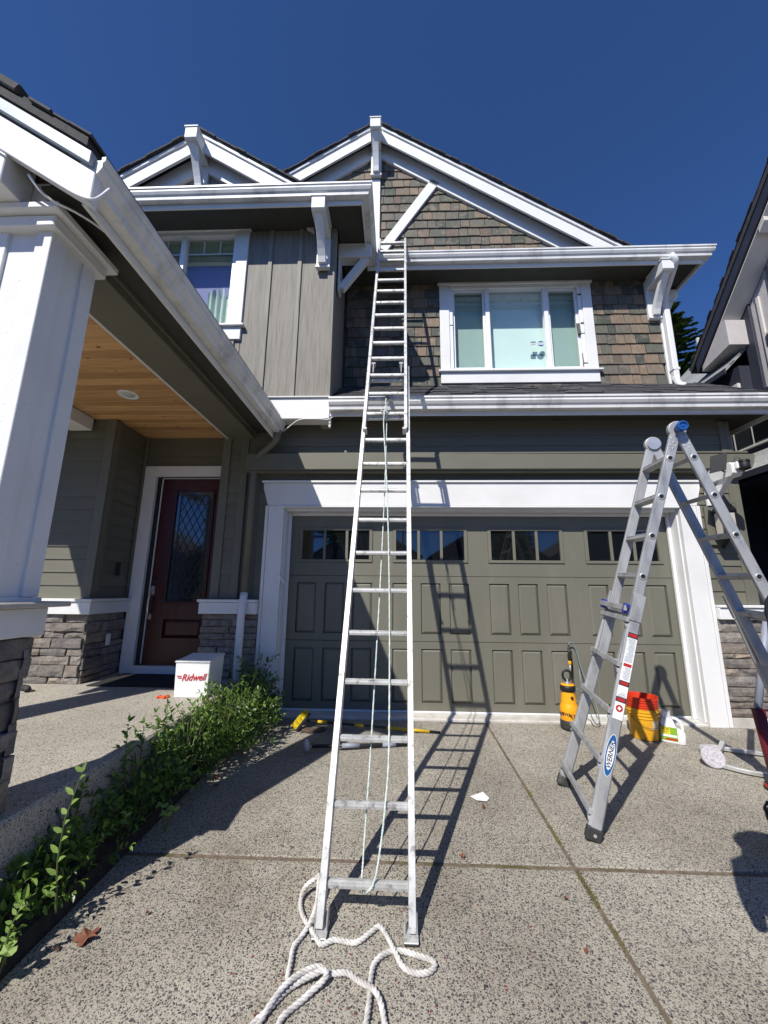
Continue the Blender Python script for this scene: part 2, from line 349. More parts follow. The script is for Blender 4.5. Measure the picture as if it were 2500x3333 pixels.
Mt['blind2'] = plain('slatted_blind', (.50,.56,.42), .8, var=.1)
Mt['curtain'] = plain('curtain', (.55,.62,.55), .9, var=.05)
Mt['room'] = plain('dim_room', (.10,.09,.20), .9, var=.05)
Mt['vinyl'] = plain('white_vinyl', (.82,.83,.83), .4, var=.02, bstr=0)
Mt['nickel'] = plain('satin_nickel', (.62,.60,.56), .3, .9, var=.05)
Mt['lamp_lens'] = plain('lamp_lens', (.55,.56,.54), .3, var=.05)
Mt['lantern'] = plain('dark_bronze', (.025,.022,.02), .45, .5, var=.1)
Mt['frost'] = plain('frosted_glass', (.50,.47,.40), .4, var=.05)
Mt['sticker_and_shadow'] = plain('grey_sticker_and_shadow', (.16,.21,.24), .5, var=.03, bstr=0)

# ================================================================== ground
tag(MB().add([(-200,-200,-.62),(200,-200,-.62),(200,200,-.62),(-200,200,-.62)], [(0,1,2,3)]).build('ground', Mt['earth'], recalc=False), kind='structure')
tag(bx('street', -80, 80, -22, -11, -.66, -.46, Mt['asphalt_road']), kind='structure')
tag(bx('lawn', -16, -4.6, -10.6, -3.9, -.62, -.12, Mt['lawn']), kind='structure')
tag(bx('side_yard', 3.62, 9, -10.6, 14, -.62, -.10, Mt['earth']), kind='structure')
drive = tag(MB().ext([(-10.8, gz(-10.8)-.006), (-.2, gz(-.2)-.006), (-.2, -.6), (-10.8, -.6)], 'x', -2.60, 3.6).build('driveway', Mt['joint']), kind='structure')
jx, jw, jy = -.008, .011, .016
def slab(x0, x1, y0, y1):
    m = MB()
    nx, ny = 2, 2
    m.add([(x0,y0,gz(y0)),(x1,y0,gz(y0)),(x1,y1,gz(y1)),(x0,y1,gz(y1)),(x0,y0,gz(y0)-.08),(x1,y0,gz(y0)-.08),(x1,y1,gz(y1)-.08),(x0,y1,gz(y1)-.08)],
          [(0,1,2,3),(7,6,5,4),(4,5,1,0),(5,6,2,1),(6,7,3,2),(7,4,0,3)])
    return m.build('slab', Mt['agg'], drive, .008, seg=2)
for (y0, y1) in ((-2.48+jy, -.205), (-5.6+jy, -2.48-jy), (-10.8, -5.6-jy)):
    slab(-2.59, jx-jw, y0, y1); slab(jx+jw, 3.6, y0, y1)
tag(MB().ext([(-.203,-.012),(-.203,.012),(-.19,.018),(.06,.018),(.06,-.2),(-.203,-.2)], 'x', -2.455, 2.455).build('garage_sill', Mt['apron'], bev=.004), kind='structure')
porch = tag(bx('porch_floor', -8, -2.77, -9, .12, -.6, .41, Mt['agg2'], bev=.015), kind='structure')
bed = MB(); rr = random.Random(3); nx, ny = 5, 40
for j in range(ny+1):
    for i in range(nx+1):
        x = -2.765+i*.18/nx; y = -8+j*7.72/ny
        z = gz(y)+.03+.12*(1-i/nx)+rr.uniform(-.02,.02)
        if i == nx: z = gz(y)-.03
        bed.v.append((x,y,z))
for j in range(ny):
    for i in range(nx): a = j*(nx+1)+i; bed.f.append((a,a+1,a+nx+2,a+nx+1))
tag(bed.build('planting_bed', Mt['soil'], recalc=False), kind='structure')

# ================================================================== house
H = thing('house', 'two-storey olive and cedar-shingled house with white trim, garage and front porch', 'house', (0, 2, 0))
YS = -.2                                            # face of the garage siding
core = MB().box(-3.30,-2.47,-.168,.12,-.3,3.72).box(2.47,3.20,-.168,.12,-.3,3.72).box(-2.47,2.47,-.168,.12,2.52,3.72)
core.box(3.05,3.20,.12,8,-.3,3.72).box(-3.30,-3.15,.12,8,-.3,3.72).box(-3.15,3.05,.6,.7,-.1,2.9)
gw = core.build('garage_wall', Mt['olive_trim'], H)
def lap_y(x0, x1, z0, z1, yf, parent, e=.15, mt='olive'):
    z = z0
    while z < z1-.02:
        h = min(e, z1-z)
        MB().ext([(yf, z), (yf+.016, z), (yf+.031, z+h+.012), (yf+.015, z+h+.012)], 'x', x0, x1).build('siding_board', Mt[mt], parent)
        z += e
def lap_x(y0, y1, z0, z1, xf, parent, e=.15, mt='olive'):
    z = z0
    while z < z1-.02:
        h = min(e, z1-z)
        MB().ext([(xf, z), (xf-.016, z), (xf-.031, z+h+.012), (xf-.015, z+h+.012)], 'y', y0, y1).build('siding_board', Mt[mt], parent)
        z += e
# --- siding round the garage
lap_y(-2.80, -2.665, 1.33, 2.80, YS, gw); lap_y(-3.225, -3.085, 1.33, 3.60, YS, gw)
lap_y(-2.80, 3.10, 2.835, 2.94, YS, gw, .12); lap_y(-2.99, 3.10, 3.18, 3.72, YS, gw, .13)
lap_y(2.705, 3.10, 1.325, 2.80, YS, gw)
for (x0, x1, y0, y1, z0, z1) in ((-3.335,-3.225,-.212,-.16,1.33,3.62), (-3.085,-2.985,-.212,-.16,1.33,3.62), (3.10,3.17,-.212,-.16,1.32,3.62), (3.172,3.235,-.208,-.10,1.32,3.62)):
    bx('corner_board', x0, x1, y0, y1, z0, z1, Mt['olive_trim'], gw, .004)
lap_x(-.10, 6, .2, 3.6, 3.235, gw)
bd = MB().ext([(-2.96,2.945),(3.30,2.945),(3.34,3.02),(3.365,3.13),(-2.96,3.16)], 'y', -.35, -.165).build('trim_beam', Mt['olive_trim'], H, .005)
bx('beam_cap', -2.96, 3.33, -.30, -.166, 3.163, 3.185, Mt['olive_trim'], bd); bx('beam_lip', -2.95, 3.25, -.31, -.17, 2.918, 2.942, Mt['olive_trim'], bd)
# --- white casing of the garage door
cs = MB().ext([(-2.745,2.80),(2.745,2.80),(2.745,2.73),(2.675,2.505),(-2.675,2.505),(-2.745,2.73)], 'y', -.222, -.166).build('garage_header', Mt['board'], H, .004)
bx('header_cap', -2.765, 2.765, -.245, -.166, 2.803, 2.832, Mt['white'], cs)
bx('header_bead', -2.56, 2.56, -.235, -.166, 2.478, 2.502, Mt['white'], cs)
for s in (-1, 1):
    a, b = sorted((s*2.462, s*2.662)); bx('side_casing', a, b, -.221, -.166, gz(-.2)-.01, 2.503, Mt['board'], H, .004)
    a, b = sorted((s*2.664, s*2.70)); bx('back_band', a, b, -.232, -.166, gz(-.2)+.0, 2.503, Mt['white'], H, .004)
    a, b = sorted((s*2.448, s*2.50)); bx('jamb_board', a, b, -.164, .05, .02, 2.50, Mt['board'], H)
    a, b = sorted((s*2.405, s*2.446)); bx('door_stop', a, b, -.045, -.012, .02, 2.47, Mt['white'], H)
bx('head_jamb', -2.447, 2.447, -.164, .05, 2.445, 2.50, Mt['board'], H); bx('head_stop', -2.40, 2.40, -.045, -.012, 2.405, 2.443, Mt['white'], H)
# --- garage door: three sections, raised panels, twelve panes
gd = MB().box(-2.44,2.44,.035,.075,.02,2.44).build('garage_door', Mt['door_olive'], H)
GX = [(-2.30,-1.335), (-1.075,-.11), (.145,1.105), (1.37,2.325)]
secs = [(.045,.832), (.838,1.628), (1.634,2.43)]
for k, (z0, z1) in enumerate(secs[:2]):
    m = MB()
    # stiles and rails, leaving sunk fields for the panels
    fields = []
    for (a, b) in GX:
        g = .11; wv = (b-a-2*g)/3
        for i in range(3): fields.append((a+i*(wv+g), a+i*(wv+g)+wv))
    m.box(-2.44,2.44,0,.034,z0,z0+.085).box(-2.44,2.44,0,.034,z1-.085,z1)
    xs = [-2.44]+[c for f in fields for c in f]+[2.44]
    for i in range(0, len(xs), 2): m.box(xs[i], xs[i+1], 0, .034, z0+.085, z1-.085)
    sec = m.build('door_section', Mt['door_olive'], gd)
    for (a, b) in fields:
        q = MB(); zA, zB = z0+.085, z1-.085; i1, i2 = .004, .03
        q.add([(a+i1,.033,zA+i1),(b-i1,.033,zA+i1),(b-i1,.033,zB-i1),(a+i1,.033,zB-i1),(a+i1,.022,zA+i1),(b-i1,.022,zA+i1),(b-i1,.022,zB-i1),(a+i1,.022,zB-i1),
               (a+i2,.004,zA+i2),(b-i2,.004,zA+i2),(b-i2,.004,zB-i2),(a+i2,.004,zB-i2)],
              [(0,1,5,4),(1,2,6,5),(2,3,7,6),(3,0,4,7),(4,5,9,8),(5,6,10,9),(6,7,11,10),(7,4,8,11),(8,9,10,11),(3,2,1,0)])
        q.build('raised_panel', Mt['door_olive'], sec if False else gd)
z0, z1 = secs[2]
m = MB().box(-2.44,2.44,0,.034,z0,1.80).box(-2.44,2.44,0,.034,2.255,z1)
xs = [-2.44]+[c for f in GX for c in f]+[2.44]
for i in range(0, len(xs), 2): m.box(xs[i], xs[i+1], 0, .034, 1.80, 2.255)
m.build('door_section', Mt['door_olive'], gd)
for (a, b) in GX:
    MB().box(a+.002,b-.002,-.014,.03,1.802,1.838).box(a+.002,b-.002,-.014,.03,2.217,2.253).box(a+.002,a+.045,-.0135,.03,1.838,2.217).box(b-.045,b-.002,-.0135,.03,1.838,2.217).build('window_frame', Mt['door_olive'], gd, .004)
    x0, x1 = a+.045, b-.045; wv = (x1-x0)/3
    for i in range(3):
        bx('pane', x0+i*wv+.002, x0+(i+1)*wv-.002, .014, .02, 1.84, 2.215, Mt['gar_glass'], gd, 0)
        if i: bx('muntin', x0+i*wv-.018, x0+i*wv+.018, -.010, .012, 1.839, 2.216, Mt['door_olive'], gd, .004)
bx('weather_seal', -2.43, 2.43, .004, .03, .019, .044, Mt['vinyl'], gd)
bx('door_handle', -2.475, -2.45, -.26, -.2225, 1.52, 1.62, Mt['vinyl'], H); MB().beam((-2.452,-.245,1.60),(-2.40,-.245,1.53),.014,.014,(0,1,0)).build('door_lock_bar', Mt['vinyl'], H)

# --- ledge stones
def stones(u0, u1, v0, v1, mapf, parent, seed, hmin=.055, hmax=.13):
    q = random.Random(seed); v = v0; 
    while v < v1-.015:
        h = min(q.uniform(hmin, hmax), v1-v)
        if v1-v-h < .04: h = v1-v
        u = u0 - (q.uniform(0, .02))
        while u < u1-.01:
            ln = q.uniform(.14, .40)
            if u1-u-ln < .10: ln = u1-u+q.uniform(0,.015)
            dp = q.uniform(.018, .052); nu = 4; g = .005
            P = {}
            for i in range(nu):
                for j in range(3):
                    fu = i/(nu-1); fv = j/2; edge = (i in (0, nu-1)) or (j in (0, 2))
                    uu = u+g+fu*(ln-2*g)+q.uniform(-.006,.006); vv = v+g*.6+fv*(h-1.2*g)+q.uniform(-.004,.004)
                    P[i,j] = (uu, vv, dp-(.010 if edge else 0)+q.uniform(-.007,.007))
            vs = [mapf(*P[i,j]) for i in range(nu) for j in range(3)]; fs = [(i*3+j,(i+1)*3+j,(i+1)*3+j+1,i*3+j+1) for i in range(nu-1) for j in range(2)]
            ring = [i*3 for i in range(nu)]+[(nu-1)*3+1]+[i*3+2 for i in reversed(range(nu))]+[1]
            n = len(vs)
            for r_ in ring:
                uu, vv, _ = P[r_//3, r_%3]; vs.append(mapf(uu, vv, -.01))
            L_ = len(ring); fs += [(ring[k], n+k, n+(k+1)%L_, ring[(k+1)%L_]) for k in range(L_)]
            MB().add(vs, fs).build('stone', Mt['stone'], parent, .004)
            u += ln
        v += h
sbR = bx('stone_base', 2.705, 3.22, -.198, -.165, -.02, 1.15, Mt['mortar'], H, 0)
stones(2.705, 3.215, .10, 1.15, lambda u, v, d: (u, -.20-d, v), sbR, 11)
bx('foundation', 2.69, 3.25, -.225, -.166, -.3, .095, Mt['concrete'], H)
MB().box(2.705,3.23,-.285,-.166,1.155,1.285).box(2.705,3.25,-.305,-.166,1.288,1.318).build('stone_ledge', Mt['white'], H, .004)
bx('corner_strip', 3.236, 3.30, -.25, -.17, .25, 1.15, Mt['white'], H, .006)
sbL = bx('stone_base', -3.36, -2.705, -.228, -.165, -.1, 1.15, Mt['mortar'], H, 0)
stones(-3.375, -2.71, .02, 1.15, lambda u, v, d: (u, -.23-d, v), sbL, 12)
MB().box(-3.40,-2.705,-.315,-.166,1.155,1.29).box(-3.42,-2.705,-.335,-.166,1.293,1.325).build('stone_ledge', Mt['white'], H, .004)

# --- bracket under the beam, right of the garage
bkt = MB().box(2.79,2.93,-.25,-.213,2.50,2.93).build('beam_bracket', Mt['white'], H, .004)
MB().ext([(-.25,2.93),(-.62,2.93),(-.65,2.90),(-.65,2.80),(-.62,2.77),(-.25,2.77)], 'x', 2.80, 2.92).build('bracket_arm', Mt['white'], bkt, .004)
MB().beam((2.86,-.24,2.56),(2.86,-.52,2.80),.085,.07,(1,0,0)).build('bracket_brace', Mt['white'], bkt, .004)

# --- gutters and fascias
GP = [(0,-.02),(.106,-.02),(.106,0),(.126,.002),(.126,-.022),(.113,-.034),(.116,-.06),(.098,-.092),(.080,-.105),(.074,-.148),(0,-.148)]
def sweep(path, prof, z, name, mt, parent, bev=0, smooth=False):
    pts = [Vector((p[0],p[1],0)) for p in path]; m = MB(); n = len(prof); rows = []
    for i, p in enumerate(pts):
        ns = []
        if i > 0: d = (pts[i]-pts[i-1]).normalized(); ns.append(Vector((d.y,-d.x,0)))
        if i < len(pts)-1: d = (pts[i+1]-pts[i]).normalized(); ns.append(Vector((d.y,-d.x,0)))
        nn = ns[0] if len(ns) == 1 else (ns[0]+ns[1])/(1+ns[0].dot(ns[1]))
        for (a, b) in prof: m.v.append(tuple(p+nn*a+Vector((0,0,z+b))))
    for i in range(len(pts)-1):
        for k in range(n): k2 = (k+1)%n; m.f.append((i*n+k,i*n+k2,(i+1)*n+k2,(i+1)*n+k))
    m.f.append(tuple(range(n))); m.f.append(tuple(range((len(pts)-1)*n, len(pts)*n)))
    return m.build(name, mt, parent, bev, smooth)
def fasc(h0, h1, t=.022): return [(-t,h0),(-.002,h0),(-.002,h1),(-t,h1)]
EAVE = [(-6.6,-.874),(-1.471,-.874),(-1.471,.196),(3.644,.196),(3.644,7)]
sweep(EAVE, GP, 6.60, 'upper_gutter', Mt['gutter'], H); sweep(EAVE, fasc(-.215,-.005), 6.60, 'upper_fascia', Mt['white'], H)
LOW = [(-1.872,-.494),(3.63,-.494),(3.63,7)]
sweep(LOW, GP, 3.80, 'lower_gutter', Mt['gutter'], H); sweep(LOW, fasc(-.20,-.005), 3.80, 'lower_fascia', Mt['white'], H)
PG = [(-2.576,-3.57),(-2.576,-.42)]
pgut = sweep(PG, GP, 3.53, 'porch_gutter', Mt['gutter'], H); sweep([(-2.576,-3.50),(-2.576,-.30)], fasc(-.20,-.005), 3.53, 'porch_fascia', Mt['white'], H)
# soffits
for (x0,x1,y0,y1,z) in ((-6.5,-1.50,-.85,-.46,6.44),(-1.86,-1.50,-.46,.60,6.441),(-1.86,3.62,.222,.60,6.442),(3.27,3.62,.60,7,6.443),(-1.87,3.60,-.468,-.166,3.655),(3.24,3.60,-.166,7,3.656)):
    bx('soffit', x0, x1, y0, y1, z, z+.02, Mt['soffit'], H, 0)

# --- upper wall with cedar shingles
uw = MB().box(-2.05,-.20,.612,.75,4.3,6.95).box(1.98,3.24,.612,.75,4.3,6.95).box(-.20,1.98,.612,.75,4.3,4.84).box(-.20,1.98,.612,.75,6.41,6.95).box(3.12,3.24,.75,7,3.7,6.6).build('upper_wall', Mt['soffit'], H)
gwall = MB().ext([(-5.0,6.7),(2.4,6.7),(2.3,7.0),(-1.40,9.45),(-4.9,7.1)], 'y', .613, .70).build('gable_wall', Mt['soffit'], H)
NS = [0]
def shingles(x0, x1, rows, yb, parent, keep, q, e=.177, group=None):
    late = MB()
    for (z, joined) in rows:
        x = x0 - q.uniform(0,.12)
        while x < x1:
            wd = q.choice((q.uniform(.10,.16), q.uniform(.15,.24), q.uniform(.2,.30)))
            a, b = max(x, x0), min(x+wd-.009, x1); x += wd
            if b-a < .03 or not keep(a, b, z, z+e): continue
            dz = q.uniform(-.007,.007); dy = q.uniform(0,.004); tl = q.uniform(-.003,.003)
            vs = [(a,yb-.022-dy,z+dz-tl),(b,yb-.022-dy,z+dz+tl),(b,yb,z+dz+tl),(a,yb,z+dz-tl),(a,yb-.002,z+e+.03),(b,yb-.002,z+e+.03),(b,yb+.008,z+e+.03),(a,yb+.008,z+e+.03)]
            fs = [(3,2,1,0),(4,5,6,7),(0,1,5,4),(1,2,6,5),(2,3,7,6),(3,0,4,7)]
            if joined: late.add(vs, fs)
            else: MB().add(vs, fs).build('shingle', Mt['shingle'], parent); NS[0] += 1
    if late.v: tag(late.build('shingles_under_eave', Mt['shingle'], parent), kind='stuff')
q = random.Random(21)
def keepU(a, b, za, zb): return not (a > -.33 and b < 2.11 and za > 4.70 and zb < 6.55)
rowsU = [(4.42+.177*i, 4.42+.177*i > 5.85) for i in range(12)]
shingles(-1.86, 3.145, rowsU, .605, uw, keepU, q)
def keepG(a, b, za, zb): return max(abs(a+1.40), abs(b+1.40))*.667 + za < 9.16 + .1 and not (b < -3.6)
shingles(-4.6, 2.3, [(6.86+.177*i, False) for i in range(13)], .605, gwall, keepG, q)
for (x0,x1) in ((3.15,3.262),): bx('corner_board', x0, x1, .57, .62, 4.5, 6.44, Mt['white'], H, .004)
bx('corner_board', 3.235, 3.265, .62, .75, 4.4, 6.44, Mt['white'], H, .004)

# --- windows
def window(name, x0, x1, z0, z1, yf, parts, label):
    wn = MB().box(x0-.025,x1+.025,yf-.045,yf+.0,z1-.14,z1).build(name, Mt['board'], H, .004); wn['label'] = label   # head casing
    bx('side_trim', x0, x0+.155, yf-.03, yf+.01, z0+.22, z1-.143, Mt['board'], wn, .004); bx('side_trim', x1-.155, x1, yf-.03, yf+.01, z0+.22, z1-.143, Mt['board'], wn, .004)
    bx('sill', x0-.035, x1+.045, yf-.075, yf+.0, z0+.185, z0+.217, Mt['white'], wn, .005); bx('apron', x0, x1, yf-.035, yf+.01, z0, z0+.182, Mt['board'], wn, .004)
    a, b, c, d = x0+.157, x1-.157, z0+.219, z1-.145
    fr = MB().box(a,b,yf-.012,yf+.10,d-.05,d).box(a,b,yf-.012,yf+.10,c,c+.045).box(a,a+.055,yf-.0115,yf+.10,c+.045,d-.05).box(b-.055,b,yf-.0115,yf+.10,c+.045,d-.05).build('frame', Mt['vinyl'], wn, .003)
    for xm in parts[1:-1]: bx('mullion', xm-.033, xm+.033, yf-.006, yf+.10, c+.046, d-.051, Mt['vinyl'], wn, .003)
    return wn, a+.055, b-.055, c+.045, d-.05
wU, a, b, c, d = window('window', -.335, 2.115, 4.635, 6.545, .595, [0,.445,1.385,0], 'triple upper window with pale blind and stickers')
yg = .655
cols = [(a,.412),(.478,1.352),(1.418,b)]
for i, (p0, p1) in enumerate(cols):
    if i != 1:
        MB().box(p0+.001,p1-.001,yg-.03,yg+.02,d-.045,d-.001).box(p0+.001,p1-.001,yg-.03,yg+.02,c+.001,c+.04).box(p0+.001,p0+.04,yg-.029,yg+.02,c+.04,d-.045).box(p1-.04,p1-.001,yg-.029,yg+.02,c+.04,d-.045).build('sash', Mt['vinyl'], wU, .003)
        bx('insect_screen', p0+.041, p1-.041, yg-.028, yg-.027, c+.041, d-.046, Mt['screen'], wU, 0)
        p0 += .04; p1 -= .04
    bx('pane', p0+.0015, p1-.0015, yg, yg+.004, c+.002, d-.046 if i != 1 else d-.002, Mt['glass'], wU, 0)
    n = 3 if i == 1 else 2
    bx('grille_bar', p0+.002, p1-.002, yg+.006, yg+.012, 6.105, 6.125, Mt['vinyl'], wU, 0)
    for k in range(1, n): xx = p0+(p1-p0)*k/n; bx('grille_bar', xx-.008, xx+.008, yg+.005, yg+.013, 6.126, d-.047, Mt['vinyl'], wU, 0)
bx('roller_blind', a-.02, b+.02, yg+.10, yg+.104, c-.05, d+.02, Mt['blind'], wU, 0)
bx('blind_box', a-.02, b+.02, yg+.06, yg+.099, d-.10, d+.02, Mt['vinyl'], wU, 0)
def octa(cx, cz, r, y, n=8, rot=math.pi/8): return MB().ext([(cx+r*math.cos(rot+2*math.pi*k/n), cz+r*math.sin(rot+2*math.pi*k/n)) for k in range(n)], 'y', y-.0015, y)
ys_ = yg-.0005
octa(1.165,5.365,.056,ys_,4,math.pi/4).build('sticker_and_shadow', Mt['sticker_and_shadow'], wU, .012); octa(1.285,5.365,.052,ys_).build('sticker_and_shadow', Mt['lab_blue'], wU, 0)
bx('sticker_face', 1.13, 1.20, ys_-.0035, ys_-.002, 5.325, 5.375, Mt['lab_white'], wU, 0); bx('sticker_face', 1.245, 1.325, ys_-.0035, ys_-.002, 5.345, 5.385, Mt['lab_white'], wU, 0)
text('lettering', 'arlo', .034, (1.165, ys_-.004, 5.352), (1,0,0), (0,0,1), Mt['ink'], wU); text('lettering', 'ring', .026, (1.285, ys_-.004, 5.366), (1,0,0), (0,0,1), Mt['ink'], wU)
octa(1.185,5.20,.058,yg+.0985,4,math.pi/4).build('sticker_and_shadow', Mt['sticker_and_shadow'], wU, .012); octa(1.30,5.20,.054,yg+.0985).build('sticker_and_shadow', Mt['sticker_and_shadow'], wU, 0)  # cast shadows of the two stickers, painted as grey shapes on the blind

bo = MB().box(-6.4,-4.88,-.452,-.30,3.58,6.45).box(-3.26,-1.90,-.452,-.30,3.58,6.45).box(-4.88,-3.26,-.452,-.30,3.58,4.91).box(-4.88,-3.26,-.452,-.30,6.44,6.6).box(-2.02,-1.905,-.30,.62,3.55,6.45).build('bay_wall', Mt['taupe'], H)
xs = [-6.3,-5.85,-5.40,-4.5,-3.66,-3.225,-2.79,-2.375]
for i in range(len(xs)):
    xr = xs[i+1] if i+1 < len(xs) else -1.96
    if xs[i] == -5.40: xr = -5.03
    if xs[i] == -4.5:
        bx('wall_board', -5.0, -3.13, -.462, -.453, 3.87, 4.70, Mt['taupe'], bo, 0)
    elif xs[i] == -3.66: bx('wall_board', -3.12, -2.793, -.462, -.453, 3.87, 6.44, Mt['taupe'], bo, 0); continue
    elif xs[i] == -3.225: continue
    else: bx('wall_board', xs[i]+.003, xr-.003, -.462, -.453, 3.87, 6.44, Mt['taupe'], bo, 0)
for x in [-5.85,-5.40,-2.79,-2.375]: bx('batten', x-.028, x+.028, -.484, -.463, 3.865, 6.44, Mt['taupe'], bo, .003)
bx('batten', -3.253, -3.197, -.484, -.463, 3.865, 4.70, Mt['taupe'], bo, .003)
bx('corner_batten', -1.975, -1.88, -.488, -.463, 3.865, 6.44, Mt['taupe'], bo, .004); bx('corner_batten', -1.903, -1.876, -.462, -.38, 3.865, 6.44, Mt['taupe'], bo, .003)
bx('base_band', -6.4, -1.877, -.50, -.30, 3.565, 3.845, Mt['board'], H, .004); bx('band_cap', -6.4, -1.87, -.525, -.30, 3.847, 3.863, Mt['white'], H)
wL, a, b, c, d = window('window', -5.02, -3.115, 4.705, 6.575, -.465, [0,-4.06,0], 'upper left window with half-drawn slatted blind and curtain')
yg = -.405
for (p0, p1) in ((a,-4.093),(-4.027,b)):
    bx('pane', p0+.0015, p1-.0015, yg, yg+.004, c+.002, d-.002, Mt['glass'], wL, 0)
    bx('grille_bar', p0+.002, p1-.002, yg+.006, yg+.012, 6.135, 6.155, Mt['vinyl'], wL, 0)
    for k in (1, 2): xx = p0+(p1-p0)*k/3; bx('grille_bar', xx-.008, xx+.008, yg+.005, yg+.013, 6.156, d-.003, Mt['vinyl'], wL, 0)
MB().box(a-.1,b+.1,yg+.40,yg+.42,c-.1,d+.1).build('room_back', Mt['room'], wL); bx('lavender_shade', a-.02, b+.02, yg+.12, yg+.124, c-.05, 6.10, plain('lavender_shade', (.24,.225,.42), .8, var=.06), wL, 0)
for k in range(10): MB().beam((a,yg+.05,6.40-k*.042),(b,yg+.05,6.40-k*.042),.05,.003,(0,.5,1)).build('blind_slat', Mt['blind2'], wL)
cu = MB(); n = 40
for i in range(n+1):
    x = -3.70+i*.40/n; y = yg+.075+.03*math.sin(i*.75)
    zt = 5.55+.08*math.sin(i*.9); cu.v += [(x,y,c-.03),(x,y,zt)]
for i in range(n): cu.f.append((2*i,2*i+2,2*i+3,2*i+1))
cu.build('curtain', Mt['curtain'], wL, smooth=True, recalc=False)

# --- roofs
RS = .667
def roofpoly(name, pts, t=.09, mt='roof'):
    m = MB(); n = len(pts); m.v = [tuple(p) for p in pts]+[(p[0],p[1],p[2]-t) for p in pts]
    m.f = [tuple(range(n)), tuple(reversed(range(n,2*n)))]+[(i,(i+1)%n,(i+1)%n+n,i+n) for i in range(n)]
    return m.build(name, Mt[mt], H)
z6 = 6.625
roofpoly('bay_roof', [(-6.65,-.95,z6),(-1.40,-.95,z6),(-4.40,2.05,z6+3*RS),(-6.65,2.05,z6+3*RS)])
roofpoly('bay_roof', [(-1.40,-.947,z6-.003),(-1.40,.13,z6-.003),(-1.40-1.6,.13+1.6,z6+1.6*RS),(-4.40,2.053,z6+3*RS)])
roofpoly('eave_roof', [(-1.40,.12,z6),(3.70,.12,z6),(3.20,.62,z6+.5*RS),(-1.9,.62,z6+.5*RS)])
roofpoly('side_roof', [(3.72,.10,z6),(3.72,7.1,z6),(1.2,7.1,z6+2.5*RS),(1.2,2.62,z6+2.5*RS)])
def gable(ax, zr, y0, y1, hwL, hwR, seed, wall, fz, xl, xr, tail):
    q = random.Random(seed)
    def zt(x): return zr-RS*abs(x-ax)
    for (xe) in (ax-hwL, ax+hwR):
        rf = roofpoly('gable_roof', [(ax,y0,zr-.03),(xe,y0,zt(xe)-.03),(xe,y1,zt(xe)-.03),(ax,y1,zr-.03)], .012)
        sg = 1 if xe > ax else -1; L = abs(xe-ax)*math.sqrt(1+RS*RS); k = 0; dv = Vector((sg,0,-RS)).normalized(); nv = Vector((RS*sg,0,1)).normalized()
        while k*.14 < L-.1:                     # shingle courses, seen end-on along the rake
            p0 = Vector((ax,0,zr-.03))+dv*(k*.14); p1 = p0+dv*.155
            jy = q.uniform(-.035,-.012); m = MB()
            m.obox((p0+p1)/2+nv*.014+Vector((0,(y0+y1)/2+jy/2,0)), (dv, Vector((0,1,0)), nv), (.0775,(y1-y0-jy)/2,.009+.0035*q.random()))
            m.build('roof_course', Mt['roof'], rf); k += 1
        x0_, x1_ = (ax, xe)
        def strip(dz0, dz1, yy0, yy1, nm, mt, xa, xb):
            MB().ext([(xa,zt(xa)-dz0),(xb,zt(xb)-dz0),(xb,zt(xb)-dz1),(xa,zt(xa)-dz1)], 'y', yy0, yy1).build(nm, mt, H, .003)
        xt = ax+sg*(tail[0 if sg < 0 else 1])
        strip(.042, .098, y0+.015, y0+.06, 'rake_trim', Mt['white'], ax, xt)
        strip(.10, .33, y0+.04, y0+.075, 'rake_board', Mt['board'], ax, xt)
        strip(fz[0], fz[1], wall-.055, wall-.001, 'frieze_board', Mt['white'], ax, ax+sg*(xr if sg > 0 else xl))
gable(-1.40, 9.60, .34, 7.0, 4.4, 4.3, 5, .602, (.17,.50), 3.9, 3.75, (4.0,4.05))
gable(-3.89, 8.00, -.70, 1.2, 2.05, 2.05, 6, -.452, (.17,.50), 1.7, 1.7, (1.9,1.9))
MB().ext([(-5.9,6.5),(-2.0,6.5),(-2.2,6.75),(-3.89,7.80),(-5.7,6.75)], 'y', -.451, -.35).build('small_gable_wall', Mt['taupe'], H)
def outlook(xc, y0, y1, zt, wd, ht, wall, zfoot, name='gable_bracket'):
    a = MB().ext([(wall,zt-.03),(y0,zt-.03),(y0,zt-ht+.02),(y0+.03,zt-ht),(wall,zt-ht)], 'x', xc-wd/2, xc+wd/2).build(name, Mt['white'], H, .004)
    bx('bracket_cap', xc-wd/2-.012, xc+wd/2+.012, y0-.012, y1, zt-.028, zt-.005, Mt['white'], a)
    bx('bracket_back', xc-wd/2-.004, xc+wd/2+.004, wall-.045, wall-.001, zfoot, zt-ht-.002, Mt['white'], a)
    bx('bracket_foot', xc-wd/2-.012, xc+wd/2+.012, wall-.07, wall-.046, zfoot-.0, zfoot+.035, Mt['white'], a)
    m = MB(); pts = []
    for k in range(7):
        f = k/6; pts.append((wall-.055-(wall-.055-(y0+.10))*(f**1.35), zfoot+.04+(zt-ht-.002-zfoot-.04)*f))
    m.ext([(p[0]-.05,p[1]) for p in pts]+[(p[0]+.04,p[1]) for p in reversed(pts)], 'x', xc-wd*.30, xc+wd*.30)
    m.build('bracket_brace', Mt['white'], a, .004); return a
outlook(-1.405, .14, .40, 9.39, .175, .225, .55, 8.60)
outlook(-3.895, -.88, -.66, 7.79, .17, .22, -.46, 7.05)
outlook(-2.04, -.96, -.50, 6.455, .175, .22, -.485, 5.745, 'eave_bracket')
outlook(3.055, .12, .5, 6.42, .17, .20, .59, 5.70, 'eave_bracket')
bx('king_post', -1.488, -1.33, .545, .60, 6.9, 8.58, Mt['white'], H, .004)
MB().beam((-.36,.572,8.52),(-1.28,.572,7.12),.165,.05,(0,-1,0)).build('gable_brace', Mt['white'], H, .004)
